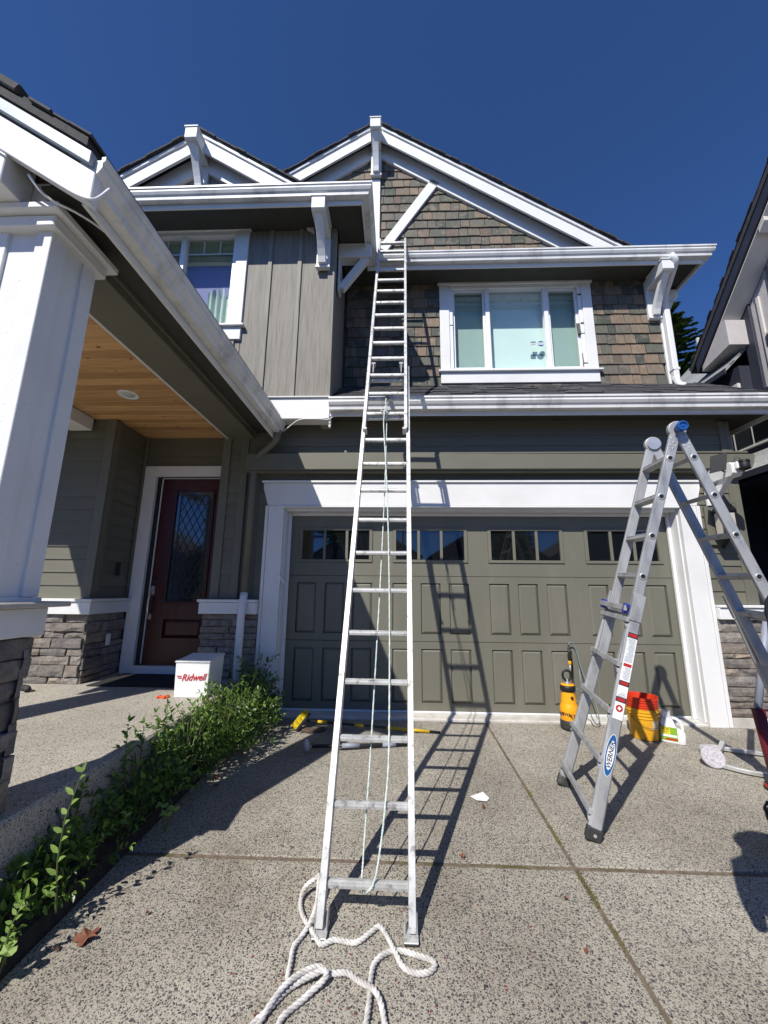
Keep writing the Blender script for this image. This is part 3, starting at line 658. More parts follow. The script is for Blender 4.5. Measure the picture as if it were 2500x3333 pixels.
# brackets under the side eaves
sbk = MB().box(-1.885,-1.40,-.235,-.075,6.21,6.41).build('side_eave_bracket', Mt['white'], H, .004)
bx('bracket_cap', -1.885, -1.385, -.245, -.065, 6.412, 6.432, Mt['white'], sbk); bx('bracket_back', -1.882, -1.85, -.23, -.08, 5.66, 6.208, Mt['white'], sbk)
MB().beam((-1.84,-.155,5.73),(-1.48,-.155,6.24),.10,.09,(0,1,0)).build('bracket_brace', Mt['white'], sbk, .004)
sb2 = MB().ext([(3.26,6.40),(3.62,6.40),(3.62,6.27),(3.56,6.19),(3.26,6.19)], 'y', .74, .90).build('side_eave_bracket', Mt['white'], H, .004)
MB().beam((3.28,.82,5.75),(3.52,.82,6.22),.10,.09,(0,1,0)).build('bracket_brace', Mt['white'], sb2, .004)
# --- lower roof over the garage, courses of shingles
lr = MB().ext([(-.54,3.80),(.62,4.60),(.62,4.45),(-.54,3.70)], 'x', -1.87, 3.62).build('lower_roof', Mt['roof'], H)
sl_ = Vector((0,1.16,.80)).normalized(); nl = Vector((0,-.80,1.16)).normalized(); q = random.Random(9)
for k in range(10):
    x = -1.868; p = Vector((0,-.56,3.806))+sl_*(k*.14)
    if k >= 9: ln = .10
    x = -1.868-q.uniform(0,.3)
    while x < 3.62:
        wd = q.uniform(.25,.55); a, b = max(x,-1.868), min(x+wd,3.62); x += wd
        if b-a < .02: continue
        th = q.choice((.010,.016,.022)); L = .15
        c_ = p+sl_*(L/2)+nl*(th/2-.004)
        MB().obox((((a+b)/2), c_.y, c_.z), (Vector((1,0,0)), sl_, nl), ((b-a)/2-.002, L/2, th/2)).build('roof_shingle', Mt['roof'], lr)
rv = MB().add([(.97,.02,4.21),(1.33,.02,4.21),(1.33,.30,4.40),(.97,.30,4.40),(1.02,.10,4.33),(1.28,.10,4.33),(1.28,.30,4.44),(1.02,.30,4.44)],[(0,1,2,3),(7,6,5,4),(0,4,5,1),(1,5,6,2),(2,6,7,3),(3,7,4,0)]).build('roof_vent', Mt['rubber'], H, .015)
lr2 = roofpoly('lower_side_roof', [(3.70,-.54,3.80),(3.70,7,3.80),(3.15,7,4.2),(3.15,-.0,4.2)])

# --- downspouts
def spout(name, path, wd, mt, parent, seg=10): return MB().tube(path, wd, seg).build(name, mt, parent, smooth=True)
def arc(pts, n=6):
    P = [Vector(p) for p in pts]; out = [P[0]]
    for i in range(1, len(P)-1):
        a = P[i]+(P[i-1]-P[i]).normalized()*min(.09,(P[i-1]-P[i]).length/2.1); b = P[i]+(P[i+1]-P[i]).normalized()*min(.09,(P[i+1]-P[i]).length/2.1)
        for k in range(n+1):
            f = k/n; out.append(a*(1-f)**2+P[i]*2*f*(1-f)+b*f*f)
    out.append(P[-1]); return out
spout('downspout', arc([(-2.53,-.47,3.42),(-2.53,-.46,3.30),(-2.84,-.30,3.12),(-2.87,-.275,2.9),(-2.87,-.275,1.36)]), .042, Mt['olive_trim'], H)
spout('downspout', arc([(-2.87,-.275,1.40),(-2.855,-.345,1.27),(-2.85,-.375,1.15),(-2.85,-.375,.02)]), .045, Mt['white'], H)
ds = MB().box(3.175,3.262,.48,.565,4.62,6.0).build('upper_downspout', Mt['white'], H, .014)
MB().tube(arc([(3.10,.11,6.46),(3.17,.10,6.36),(3.22,.52,6.05),(3.22,.52,5.9)]), .045, 10).build('elbow', Mt['white'], ds, smooth=True)
MB().tube(arc([(3.218,.52,4.68),(3.22,.51,4.56),(3.25,.46,4.50),(3.26,.43,4.49)]), .047, 10).build('elbow', Mt['white'], ds, smooth=True)
bx('strap', 3.165, 3.27, .475, .567, 4.78, 4.82, Mt['white'], ds)

# ------------------------------------------------------------------ porch
ZF = .41
pw = MB().box(-7,-4.56,-.565,-.45,.0,3.53).box(-4.68,-4.56,-.45,.12,.0,3.53).box(-4.68,-3.15,.07,.15,.0,3.55).build('entry_wall', Mt['olive_trim'], H)
lap_y(-7, -4.64, 1.325, 3.52, -.60, pw); lap_x(-.49, -.01, 1.325, 3.52, -4.53, pw)
bx('corner_board', -4.64, -4.527, -.612, -.565, 1.325, 3.52, Mt['olive_trim'], pw, .004); bx('corner_board', -4.562, -4.522, -.564, -.49, 1.325, 3.52, Mt['olive_trim'], pw, .004)
lap_y(-4.52, -3.2, 3.11, 3.52, .025, pw)
bx('inside_corner', -4.53, -4.49, -.015, .06, 1.325, 3.52, Mt['olive_trim'], pw)
sbe = MB().box(-7,-4.56,-.60,-.566,ZF,1.15).box(-4.558,-4.53,-.60,.0,ZF,1.15).build('stone_base', Mt['mortar'], H)
stones(-5.9, -4.52, ZF, 1.15, lambda u, v, d: (u, -.60-d, v), sbe, 13)
stones(-.60, -.0, ZF, 1.15, lambda u, v, d: (-4.53+d, u, v), sbe, 14)
MB().box(-7,-4.445,-.69,-.53,1.155,1.29).box(-4.556,-4.446,-.53,.0,1.155,1.29).box(-7,-4.425,-.71,-.53,1.293,1.325).box(-4.556,-4.426,-.53,.0,1.293,1.325).build('stone_ledge', Mt['white'], H, .004)
bx('outlet_cover', -4.475, -4.468, -.33, -.26, .78, .91, Mt['vinyl'], H); bx('doorbell', -4.522, -4.50, -.26, -.21, 1.60, 1.76, Mt['black'], H)
# ceiling of pine planks
cl = bx('porch_ceiling', -4.82, -3.28, -3.3, .06, 3.545, 3.57, Mt['soffit'], H, 0)
y = -3.3
while y < .02:
    bx('ceiling_plank', -4.815, -3.285, y+.003, min(y+.118, .05)-.001, 3.53, 3.546, Mt['pine'], cl, .004); y += .118
lt = MB().lathe([(.0,-.004),(.06,-.003),(.075,-.010),(.10,-.016),(.105,-.006),(.105,.0)], (-3.96,-1.22,3.53), 28).build('ceiling_light', Mt['vinyl'], H, smooth=True)
MB().lathe([(.0,-.006),(.058,-.0055),(.06,.0)], (-3.96,-1.22,3.527), 24).build('lamp_lens', Mt['lamp_lens'], lt, smooth=True)
bx('porch_beam', -3.27, -2.92, -3.38, -.18, 3.42, 3.80, Mt['olive_trim'], H, .004); bx('beam_edge_trim', -3.295, -3.272, -3.3, -.17, 3.415, 3.529, Mt['white'], H)
bx('beam_side_trim', -2.918, -2.89, -3.36, -.17, 3.475, 3.80, Mt['olive_trim'], H)
bx('left_porch_beam', -5.10, -4.82, -3.3, -.615, 3.37, 3.529, Mt['white'], H); bx('left_beam_frieze', -5.09, -4.83, -3.3, -.615, 3.531, 3.80, Mt['soffit'], H)
bx('front_porch_beam', -5.1, -3.275, -3.37, -3.10, 3.40, 3.80, Mt['white'], H)
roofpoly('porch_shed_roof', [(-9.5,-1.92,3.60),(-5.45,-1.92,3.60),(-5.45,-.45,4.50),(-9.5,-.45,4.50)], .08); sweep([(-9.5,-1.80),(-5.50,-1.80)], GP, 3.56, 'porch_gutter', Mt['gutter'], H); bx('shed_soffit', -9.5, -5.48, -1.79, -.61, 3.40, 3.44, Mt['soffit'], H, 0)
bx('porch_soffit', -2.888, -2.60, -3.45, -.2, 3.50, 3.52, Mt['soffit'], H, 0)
# porch roof
PS = .68
def pz(x): return 3.575+PS*(-2.47-x)
RX = -4.03
pr_ = roofpoly('porch_roof', [(-2.53,-3.60,pz(-2.53)),(RX,-3.60,pz(RX)),(RX,-.42,pz(RX)),(-2.53,-.42,pz(-2.53))], .05)
roofpoly('porch_roof', [(-5.53,-3.60,pz(RX)-1.5*PS),(RX,-3.60,pz(RX)),(RX,-.42,pz(RX)),(-5.53,-.42,pz(RX)-1.5*PS)], .05)
sweep([(-5.484,-.42),(-5.484,-3.57)], GP, 3.53, 'porch_gutter', Mt['gutter'], H)
q = random.Random(4); dv = Vector((-1,0,PS)).normalized(); nv = Vector((PS,0,1)).normalized()
for k in range(12):
    p0 = Vector((-2.52,0,pz(-2.52)))+dv*(k*.14); jy = q.uniform(-.03,0); th = q.uniform(.004,.009)
    MB().obox(p0+dv*.07+nv*.012+Vector((0,-2.0+jy,0)), (dv, Vector((0,1,0)), nv), (.078,1.59,th)).build('roof_course', Mt['roof'], pr_)
MB().obox(Vector((-3.02,-3.50,pz(-3.02)+.035)), (dv, Vector((0,1,0)), nv), (.10,.12,.022)).build('ridge_cap_tab', Mt['roof'], pr_, .006)
def prake(o0, o1, y0, y1, name, mt, x1=-2.482, x0=-4.03):
    MB().ext([(x1,pz(x1)-o0),(x0,pz(x0)-o0),(x0,pz(x0)-o1),(x1,pz(x1)-o1)], 'y', y0, y1).build(name, mt, H, .004)
prake(.005+.06, .14, -3.60, -3.56, 'rake_metal', Mt['metalflash'], -2.50); prake(.15, .335, -3.575, -3.525, 'porch_rake_board', Mt['board'], -2.487)
wire = MB().tube(arc([(-3.6,-3.585,pz(-3.6)-.34),(-2.55,-3.585,pz(-2.55)-.342),(-2.472,-3.58,3.26),(-2.455,-3.56,3.30),(-2.45,-3.52,3.40)], 8), .006, 6).build('light_wire', Mt['vinyl'], H, smooth=True)
MB().tube(arc([(-2.86,-3.545,3.47),(-2.80,-3.50,3.38),(-2.66,-3.42,3.36),(-2.585,-3.25,3.36),(-2.585,-.5,3.36)], 8), .006, 6).build('light_wire', Mt['vinyl'], H, smooth=True)
MB().tube(arc([(-2.47,-.44,3.42),(-2.36,-.46,3.5),(-2.25,-.505,3.56),(-1.95,-.505,3.555),(-1.88,-.505,3.54),(-1.82,-.50,3.60),(-1.5,-.49,3.60),(1,-.488,3.595),(3.5,-.49,3.59)], 6), .006, 6).build('light_wire', Mt['vinyl'], H, smooth=True)
bx('hanging_strip', -1.885, -1.86, -.47, -.44, 3.46, 3.58, Mt['white'], H)
# column on a stone pier
cx0, cx1, cy0, cy1 = -3.18, -2.85, -3.38, -3.075
col = bx('porch_column', cx0+.016, cx1-.016, cy0+.016, cy1-.016, 1.36, 3.40, Mt['board'], H, 0)
for (x0,x1,y0,y1) in ((cx1-.085,cx1,cy0,cy0+.10),(cx0,cx0+.085,cy0,cy0+.10),(cx1-.085,cx1,cy1-.09,cy1),(cx0,cx0+.085,cy1-.09,cy1)):
    bx('column_board', x0, x1, y0, y1, 1.395, 3.33, Mt['board'], col, .003)
def ring(name, o, z0, z1, mt, par, bev=.005): return bx(name, cx0-o, cx1+o, cy0-o, cy1+o, z0, z1, mt, par, bev)
ring('column_cap', .035, 3.31, 3.375, Mt['white'], col); ring('column_cap', .075, 3.378, 3.418, Mt['white'], col)
bx('beam_end_board', -3.28, -2.90, -3.40, -3.381, 3.42, 3.60, Mt['white'], H); bx('porch_outlooker', -3.24, -2.985, -3.56, -3.402, 3.42, 3.70, Mt['white'], H, .004)
lc = bx('porch_column', -5.19, -4.86, cy0, cy1, 1.36, 3.37, Mt['board'], H, .004); bx('stone_pier', -5.17, -4.88, cy0+.02, cy1-.02, .30, 1.21, Mt['mortar'], lc, 0); bx('pier_cap', -5.27, -4.78, cy0-.08, cy1+.08, 1.21, 1.355, Mt['concrete'], lc)
ring('column_base_trim', .012, 1.362, 1.393, Mt['white'], col)
pier = ring('stone_pier', -.02, .30, 1.19, Mt['mortar'], H, 0)
ring('pier_cap', .10, 1.345, 1.372, Mt['concrete'], pier, .006); ring('pier_apron', .035, 1.205, 1.343, Mt['white'], pier)
stones(cy0, cy1+.01, ZF, 1.20, lambda u, v, d: (cx1-.03+d*1.1, u, v), pier, 15, .08, .15)
stones(cx0-.01, cx1+.01, .25, 1.20, lambda u, v, d: (u, cy0+.025-d, v), pier, 16, .08, .15)
stones(cx0, cx1+.01, ZF, 1.20, lambda u, v, d: (u, cy1-.03+d*1.2, v), pier, 17, .08, .15)

# --- front door
fd = MB().box(-4.24,-4.025,.045,.085,.50,2.93).box(-3.525,-3.30,.045,.085,.50,2.93).box(-4.025,-3.525,.045,.085,2.755,2.93).box(-4.025,-3.525,.045,.085,.50,.83).box(-4.025,-3.525,.045,.085,1.06,1.29).box(-4.025,-3.525,.07,.084,.83,1.06).build('front_door', Mt['mahog'], H)
MB().box(-4.055,-4.025,.028,.05,1.255,2.79).box(-3.525,-3.495,.028,.05,1.255,2.79).box(-4.025,-3.525,.028,.05,2.76,2.79).box(-4.025,-3.525,.028,.05,1.255,1.285).build('glass_moulding', Mt['mahog'], fd, .006)
MB().add([(-4.02,.068,.835),(-3.53,.068,.835),(-3.53,.068,1.055),(-4.02,.068,1.055),(-3.985,.05,.87),(-3.565,.05,.87),(-3.565,.05,1.02),(-3.985,.05,1.02)],[(0,1,5,4),(1,2,6,5),(2,3,7,6),(3,0,4,7),(4,5,6,7)]).build('door_panel', Mt['mahog'], fd, recalc=True)
bx('door_glass', -4.025, -3.525, .055, .06, 1.29, 2.755, Mt['door_glass'], fd, 0)
cm = MB(); x0, x1, zA, zB = -3.97, -3.58, 1.34, 2.70
n = 4; px = (x1-x0)/n; pzz = px*1.9
for sgn in (1, -1):
    k = -8
    while k < 16:
        # clip the slanted came to the lattice field
        xa, za = (x0, zA+k*pzz) if sgn == 1 else (x1, zA+k*pzz)
        xb, zb = (x1, za+n*pzz) if sgn == 1 else (x0, za+n*pzz)
        t0 = max(0, (zA-za)/(zb-za)); t1 = min(1, (zB-za)/(zb-za))
        if t1 > t0+.02: cm.beam((xa+(xb-xa)*t0,.052,za+(zb-za)*t0),(xa+(xb-xa)*t1,.052,za+(zb-za)*t1),.006,.008,(0,-1,0))
        k += 1
for (p_, q_) in (((x0,.051,zA),(x0,.051,zB)),((x1,.051,zA),(x1,.051,zB)),((x0,.051,zA),(x1,.051,zA)),((x0,.051,zB),(x1,.051,zB))): cm.beam(p_, q_, .006, .009, (0,-1,0))
cm.build('leaded_lattice', Mt['came'], fd)
hd = MB().box(-4.232,-4.178,.026,.0445,1.36,1.48).tube(arc([(-4.205,.03,1.40),(-4.205,-.02,1.38),(-4.205,-.03,1.25),(-4.205,-.02,1.12),(-4.205,.04,1.10)]), .014, 8).box(-4.225,-4.185,.030,.0445,1.06,1.13).build('door_handle', Mt['nickel'], fd, smooth=False)
MB().lathe([(.0,.0),(.03,.0),(.03,.012),(0,.014)], (0,0,0), 20).xf(Matrix.Translation((-4.205,.044,1.58)) @ Matrix.Rotation(R(90),4,'X')).build('deadbolt', Mt['lantern'], fd)
bx('door_frame', -4.318, -4.245, .0305, .10, .46, 3.0, Mt['black'], H); bx('door_frame_head', -4.318, -3.24, .031, .10, 2.94, 2.995, Mt['black'], H); bx('door_frame', -3.295, -3.24, .0305, .10, .46, 2.93, Mt['mahog'], H)
bx('door_seal', -4.252, -4.243, .024, .046, .52, 2.935, Mt['vinyl'], H); bx('door_seal', -4.24, -3.30, .026, .044, 2.933, 2.940, Mt['vinyl'], H)
bx('door_casing', -4.485, -4.32, -.015, .06, ZF, 3.10, Mt['white'], H); bx('door_casing_head', -4.485, -3.05, -.012, .06, 2.957, 3.104, Mt['white'], H); bx('door_casing', -3.238, -3.06, -.015, .06, ZF, 2.955, Mt['white'], H)
bx('threshold', -4.318, -3.24, -.03, .10, ZF, .50, Mt['white'], H)

# ================================================================== neighbouring house on the right
NB = thing('neighbour_house', 'pale stucco house with navy timber trim and steep grey roof on the right', 'house', (6.5, 2, -.1))
nw = MB().ext([(-2.9,-.3),(2.05,-.3),(2.05,6.8),(-2.9,12.05)], 'x', 5.85, 11.8).build('stucco_wall', Mt['stucco'], NB)
for (y0, y1, z0, z1, mt) in ((1.86,2.06,-.1,7.0,'navy'),(1.66,1.72,-.1,7.0,'cream'),(1.20,1.42,3.9,7.4,'navy'),(-2.9,1.66,5.95,6.15,'navy'),(-2.9,1.66,6.17,6.22,'cream'),(-.4,-.18,6.2,9.0,'navy'),(-1.9,-1.7,6.2,10.4,'navy')):
    bx('timber', 5.80 if mt == 'navy' else 5.815, 5.852, y0, y1, z0, z1, Mt[mt], nw, .004)
wn = bx('window', 5.80, 5.86, -.05, 1.10, 4.55, 5.85, Mt['cream'], NB, .004)
bx('pane', 5.79, 5.801, .04, .50, 4.65, 5.76, Mt['gar_glass'], wn, 0); bx('pane', 5.79, 5.801, .55, 1.01, 4.65, 5.76, Mt['gar_glass'], wn, 0)
# rake with a boxed return; the roof rises towards the street
rl = 1.06
def nzr(y): return 6.42+rl*(2.72-y)
nr = MB().ext([(2.95,nzr(2.95)+.10),(-3.0,nzr(-3.0)+.10),(-3.0,nzr(-3.0)-.02),(2.95,nzr(2.95)-.02)], 'x', 5.38, 12).build('neighbour_roof', Mt['roof'], NB)
q = random.Random(31)
for k in range(58):
    y = 2.98-k*.10; th = q.uniform(.012,.03); x0 = 5.375-q.uniform(0,.04)
    MB().ext([(y,nzr(y)+.10),(y-.11,nzr(y-.11)+.10),(y-.11,nzr(y-.11)+.10+th),(y,nzr(y)+.10+th)], 'x', x0, 11.9).build('roof_course', Mt['roof'], nr)
MB().ext([(2.80,nzr(2.80)-.03),(-3,nzr(-3)-.03),(-3,nzr(-3)-.26),(2.80,nzr(2.80)-.26)], 'x', 5.40, 5.44).build('rake_board', Mt['navy'], NB, .004)
MB().ext([(2.70,nzr(2.70)-.28),(-3,nzr(-3)-.28),(-3,nzr(-3)-.31),(2.70,nzr(2.70)-.31)], 'x', 5.445, 5.85).build('rake_soffit', Mt['cream'], NB)
for y in (1.05,.2,-.65): MB().ext([(y,nzr(y)-.31),(y-.13,nzr(y-.13)-.31),(y-.13,nzr(y-.13)-.40),(y,nzr(y)-.40)], 'x', 5.45, 5.84).build('soffit_block', Mt['cream'], NB, .004)
MB().ext([(1.98,6.20),(1.98,6.74),(2.10,nzr(2.10)-.32),(2.66,nzr(2.66)-.34),(2.72,6.06)], 'x', 5.43, 5.86).build('boxed_return', Mt['stucco'], NB, .006)
# navy rear wing, pent roofs and shaded entry
bx('rear_wall', 5.60, 11, 2.07, 9, -.3, 5.80, Mt['navy'], NB, 0)
rw = bx('window', 5.55, 5.62, 2.10, 2.75, 4.75, 5.45, Mt['cream'], NB, .004); bx('pane', 5.54, 5.551, 2.16, 2.69, 4.81, 5.39, Mt['gar_glass'], rw, 0)
def pent(x0, z0, x1, z1, y0, y1, name):
    r = MB().ext([(x0,z0),(x1,z1),(x1,z1-.05),(x0,z0-.05)], 'y', y0, y1).build(name, Mt['roofgrey'], NB)
    d_ = Vector((x1-x0,0,z1-z0)); L = d_.length; d_.normalize(); n_ = Vector((-d_.z,0,d_.x)); k = 0; qq = random.Random(8)
    while k*.13 < L:
        p = Vector((x0,0,z0))+d_*(k*.13+.07)+n_*.006; MB().obox((p.x,(y0+y1)/2,p.z), (d_, Vector((0,1,0)), n_), (.07,(y1-y0)/2+qq.uniform(0,.02),.008)).build('roof_course', Mt['roofgrey'], r); k += 1
    MB().box(x0-.03,x0-.002,y0,y1,z0-.10,z0-.015).build('dark_gutter', Mt['navy'], r)
pent(5.38, 5.76, 8.0, 8.43, 2.10, 5.5, 'rear_pent_roof')
MB().tube([(7.35,5.0,7.6),(7.35,5.0,8.45)], .045, 10).build('vent_pipe', Mt['galv'], NB, smooth=True)
bx('entry_wall', 5.25, 5.84, -.5, 2.04, 3.6, 4.9, Mt['navy'], NB, 0)
ew = bx('window', 5.20, 5.26, 1.20, 2.0, 3.98, 4.62, Mt['cream'], NB, .004); bx('pane', 5.19, 5.201, 1.26, 1.58, 4.03, 4.57, Mt['gar_glass'], ew, 0); bx('pane', 5.19, 5.201, 1.62, 1.95, 4.03, 4.57, Mt['gar_glass'], ew, 0)
pent(4.62, 3.38, 5.25, 3.86, -3.0, 2.05, 'entry_pent_roof')
bx('entry_soffit', 4.66, 5.84, -3.0, 2.04, 3.20, 3.26, Mt['navy'], NB, 0); bx('entry_back', 5.50, 5.84, -3, 2.04, -.3, 3.2, Mt['navy'], NB, 0); bx('entry_end', 4.8, 5.84, 2.06, 2.2, -.3, 4.75, Mt['navy'], NB, 0)
for y in (-.9, .75): bx('entry_post', 4.75, 4.93, y, y+.18, -.1, 3.2, Mt['navy'], NB, .006)

# ================================================================== trees
def leafquad(m, p, n, sz, q, droop=0.):
    n = Vector(n).normalized(); a = n.cross(Vector((q.uniform(-1,1),q.uniform(-1,1),q.uniform(-1,1)))).normalized(); b = n.cross(a); p = Vector(p)
    l, w_ = sz, sz*.5
    m.add([p-a*l*.5, p+b*w_*.5+n*l*.06, p+a*l*.5-n*l*.10, p-b*w_*.5+n*l*.06], [(0,1,2,3)])
def conifer(x, y, h, rb, label, seed):
    q = random.Random(seed); T = thing('conifer_tree', label, 'tree', (x,y,-.6))
    MB().tube([(x,y,-.6),(x+.1,y,h*.5),(x,y,h)], [.32,.17,.02], 8).build('trunk', Mt['bark'], T, smooth=True)
    br = MB(); nd = MB(); z = h*.55
    while z < h-.1:
        f = (h-z)/(h*.45); R_ = rb*f**.8
        for k in range(6):
            a = q.uniform(0,2*math.pi); L = R_*q.uniform(.55,1.1)
            pts = [Vector((x+math.cos(a)*L*t, y+math.sin(a)*L*t, z+.10*L*t-.30*L*t*t+.18*L*t**4)) for t in (0,.25,.5,.75,1)]
            br.tube(pts, [.03,.024,.018,.012,.006], 4, False)
            for i in range(int(190*L+40)):
                t = q.random()**.7; j = min(3, int(t*4)); p = pts[j].lerp(pts[j+1], t*4-j)
                side = Vector((-math.sin(a),math.cos(a),0))*q.choice((-1,1)); d_ = (side*q.uniform(.2,1)+Vector((math.cos(a),math.sin(a),q.uniform(-.5,.35)))*.8).normalized()
                l = q.uniform(.12,.30)*(1.15-t*.5); u_ = d_.cross(Vector((q.uniform(-.6,.6),q.uniform(-.6,.6),1))).normalized(); w_ = l*.17
                nd.add([p, p+d_*l*.5+u_*w_, p+d_*l, p+d_*l*.5-u_*w_], [(0,1,2,3)])
        z += .19
    br.build('branches', Mt['bark'], T, recalc=False); nd.build('crown', Mt['needle'], T, recalc=False)
conifer(14.0, 15.0, 18.6, 3.4, 'dark green fir rising behind the white downspout beside the house', 77)
conifer(-12.5, -29, 12.5, 2.6, 'dark fir across the street reflected at left in the front door glass', 78); conifer(-6.8, -30, 11.0, 2.4, 'shorter fir across the street reflected at right in the front door glass', 79)
def broad(x, y, h, rc, label, seed, n=2600):
    q = random.Random(seed); T = thing('street_tree', label, 'tree', (x,y,-.5), 'trees across the street')
    m = MB().tube([(x,y,-.5),(x+.1,y,h*.3),(x,y,h*.6)], [.16,.12,.06], 8)
    cl = []
    for k in range(16):
        a = q.uniform(0,6.28); e = q.uniform(-.3,1.2); rr_ = rc*q.uniform(.3,.85); c = Vector((x+math.cos(a)*math.cos(e)*rr_, y+math.sin(a)*math.cos(e)*rr_, h*.68+math.sin(e)*rr_*1.1)); cl.append((c, rc*q.uniform(.25,.45)))
        m.tube([(x,y,h*.35),c], [.05,.015], 5, False)
    m.build('trunk', Mt['bark'], T, smooth=True); lf = MB()
    for i in range(n):
        c, r_ = q.choice(cl); d_ = Vector((q.gauss(0,1),q.gauss(0,1),q.gauss(0,1))).normalized(); leafquad(lf, c+d_*r_*q.random()**.4, d_+Vector((0,0,.6)), q.uniform(.14,.26), q)
    lf.build('crown', Mt['treeleaf'], T, recalc=False)
broad(-3.2, -19.8, 7.5, 2.3, 'leafy street tree reflected in the leftmost garage door windows', 51)
broad(6.2, -20.5, 6.5, 2.0, 'leafy street tree reflected in the rightmost garage door windows', 52)
broad(-9.5, -20.2, 8.0, 2.4, 'leafy street tree reflected in the front door glass', 53)
def farhouse(x, y, wd, hh, mt, label):
    T = thing('street_house', label, 'house', (x,y,-.5), 'houses across the street')
    wl = MB().ext([(x-wd/2,-.5),(x+wd/2,-.5),(x+wd/2,hh),(x,hh+wd*.30),(x-wd/2,hh)], 'y', y-8, y).build('wall', Mt[mt], T)
    for s in (-1, 1): MB().ext([(x,hh+wd*.30+.12),(x+s*(wd/2+.4),hh-.12),(x+s*(wd/2+.4),hh-.26),(x,hh+wd*.30-.02)], 'y', y-8.3, y+.4).build('roof', Mt['roof'], T)
    bx('garage_door', x-wd*.05, x+wd*.42, y, y+.06, -.45, 1.9, Mt['white'], T); bx('front_door', x-wd*.35, x-wd*.24, y, y+.06, -.4, 1.8, Mt['mahog'], T)
    for dx in (-.28, 0, .28):
        wn = bx('window', x+dx*wd-.7, x+dx*wd+.7, y, y+.05, 3.2, 4.7, Mt['white'], T); bx('pane', x+dx*wd-.6, x+dx*wd+.6, y+.05, y+.06, 3.3, 4.6, Mt['gar_glass'], wn, 0)
farhouse(-16, -33, 10.5, 4.9, 'olive_trim', 'olive house across the street, left of the tan one'); farhouse(-4.2, -34, 10.5, 5.0, 'cream', 'cream house across the street facing the garage')
farhouse(7.6, -33, 10.5, 4.9, 'navy', 'navy house across the street'); farhouse(19.5, -34, 10.5, 5.0, 'stone', 'brown house across the street, rightmost in the row')
farhouse(-28, -34, 11, 5.0, 'stucco', 'pale stucco house across the street, leftmost in the row')
LH = thing('left_neighbour_house', 'grey house beyond the porch on the left side', 'house', (-14,4,-.5))
MB().ext([(-19,-.5),(-11,-.5),(-11,5.8),(-15,8.4),(-19,5.8)], 'y', -3, 8).build('wall', Mt['stucco'], LH); MB().ext([(-15,8.6),(-10.6,5.7),(-10.6,5.55),(-15,8.42),(-19.4,5.55),(-19.4,5.7)], 'y', -3.4, 8.3).build('roof', Mt['roof'], LH)

# ================================================================== shrubs in the bed
def leaf(m, p, d_, upv, l, w_, fold=.25):
    d_ = Vector(d_).normalized(); s_ = d_.cross(Vector(upv)); 
    if s_.length < 1e-3: s_ = d_.cross(Vector((1,0,0)))
    s_.normalize(); u_ = s_.cross(d_); p = Vector(p)
    m.add([p, p+d_*l*.35+s_*w_*.5+u_*w_*fold, p+d_*l*.72+s_*w_*.36+u_*w_*fold*.5, p+d_*l-u_*l*.10, p+d_*l*.72-s_*w_*.36+u_*w_*fold*.5, p+d_*l*.35-s_*w_*.5+u_*w_*fold, p+d_*l*.5-u_*w_*.05],
          [(0,1,6),(1,2,6),(2,3,6),(3,4,6),(4,5,6),(5,0,6)])
def sprig(st, lf, p0, d_, L, q, lsz=.056, step=.026, lean=.12):
    p = Vector(p0); d_ = Vector(d_).normalized(); pts = [p.copy()]; n = max(3, int(L/step)); side = 1
    for i in range(n):
        d_ = (d_+Vector((q.gauss(0,lean),q.gauss(0,lean),q.gauss(.02,lean*.7)))).normalized(); p = p+d_*step; pts.append(p.copy())
        if i < n*.25: continue
        a = q.uniform(0,6.28) if i % 3 == 0 else (side*1.4+q.uniform(-.4,.4)); side = -side
        b_ = d_.cross(Vector((math.cos(a),math.sin(a),.3))).normalized()
        l = lsz*q.choice((q.uniform(.45,.8), q.uniform(.8,1.1), q.uniform(1.0,1.45)))*(1.0 if i < n-3 else .7)
        leaf(lf, p, b_*.8+d_*.55+Vector((0,0,q.uniform(-.1,.25))), Vector((q.uniform(-.5,.5),q.uniform(-.7,.3),1)), l, l*.46)
    leaf(lf, p, d_, Vector((q.uniform(-1,1),q.uniform(-1,1),1)), lsz*.8, lsz*.32)
    st.tube(pts[::2] if len(pts) > 5 else pts, .0022, 4, False)
lf2 = []
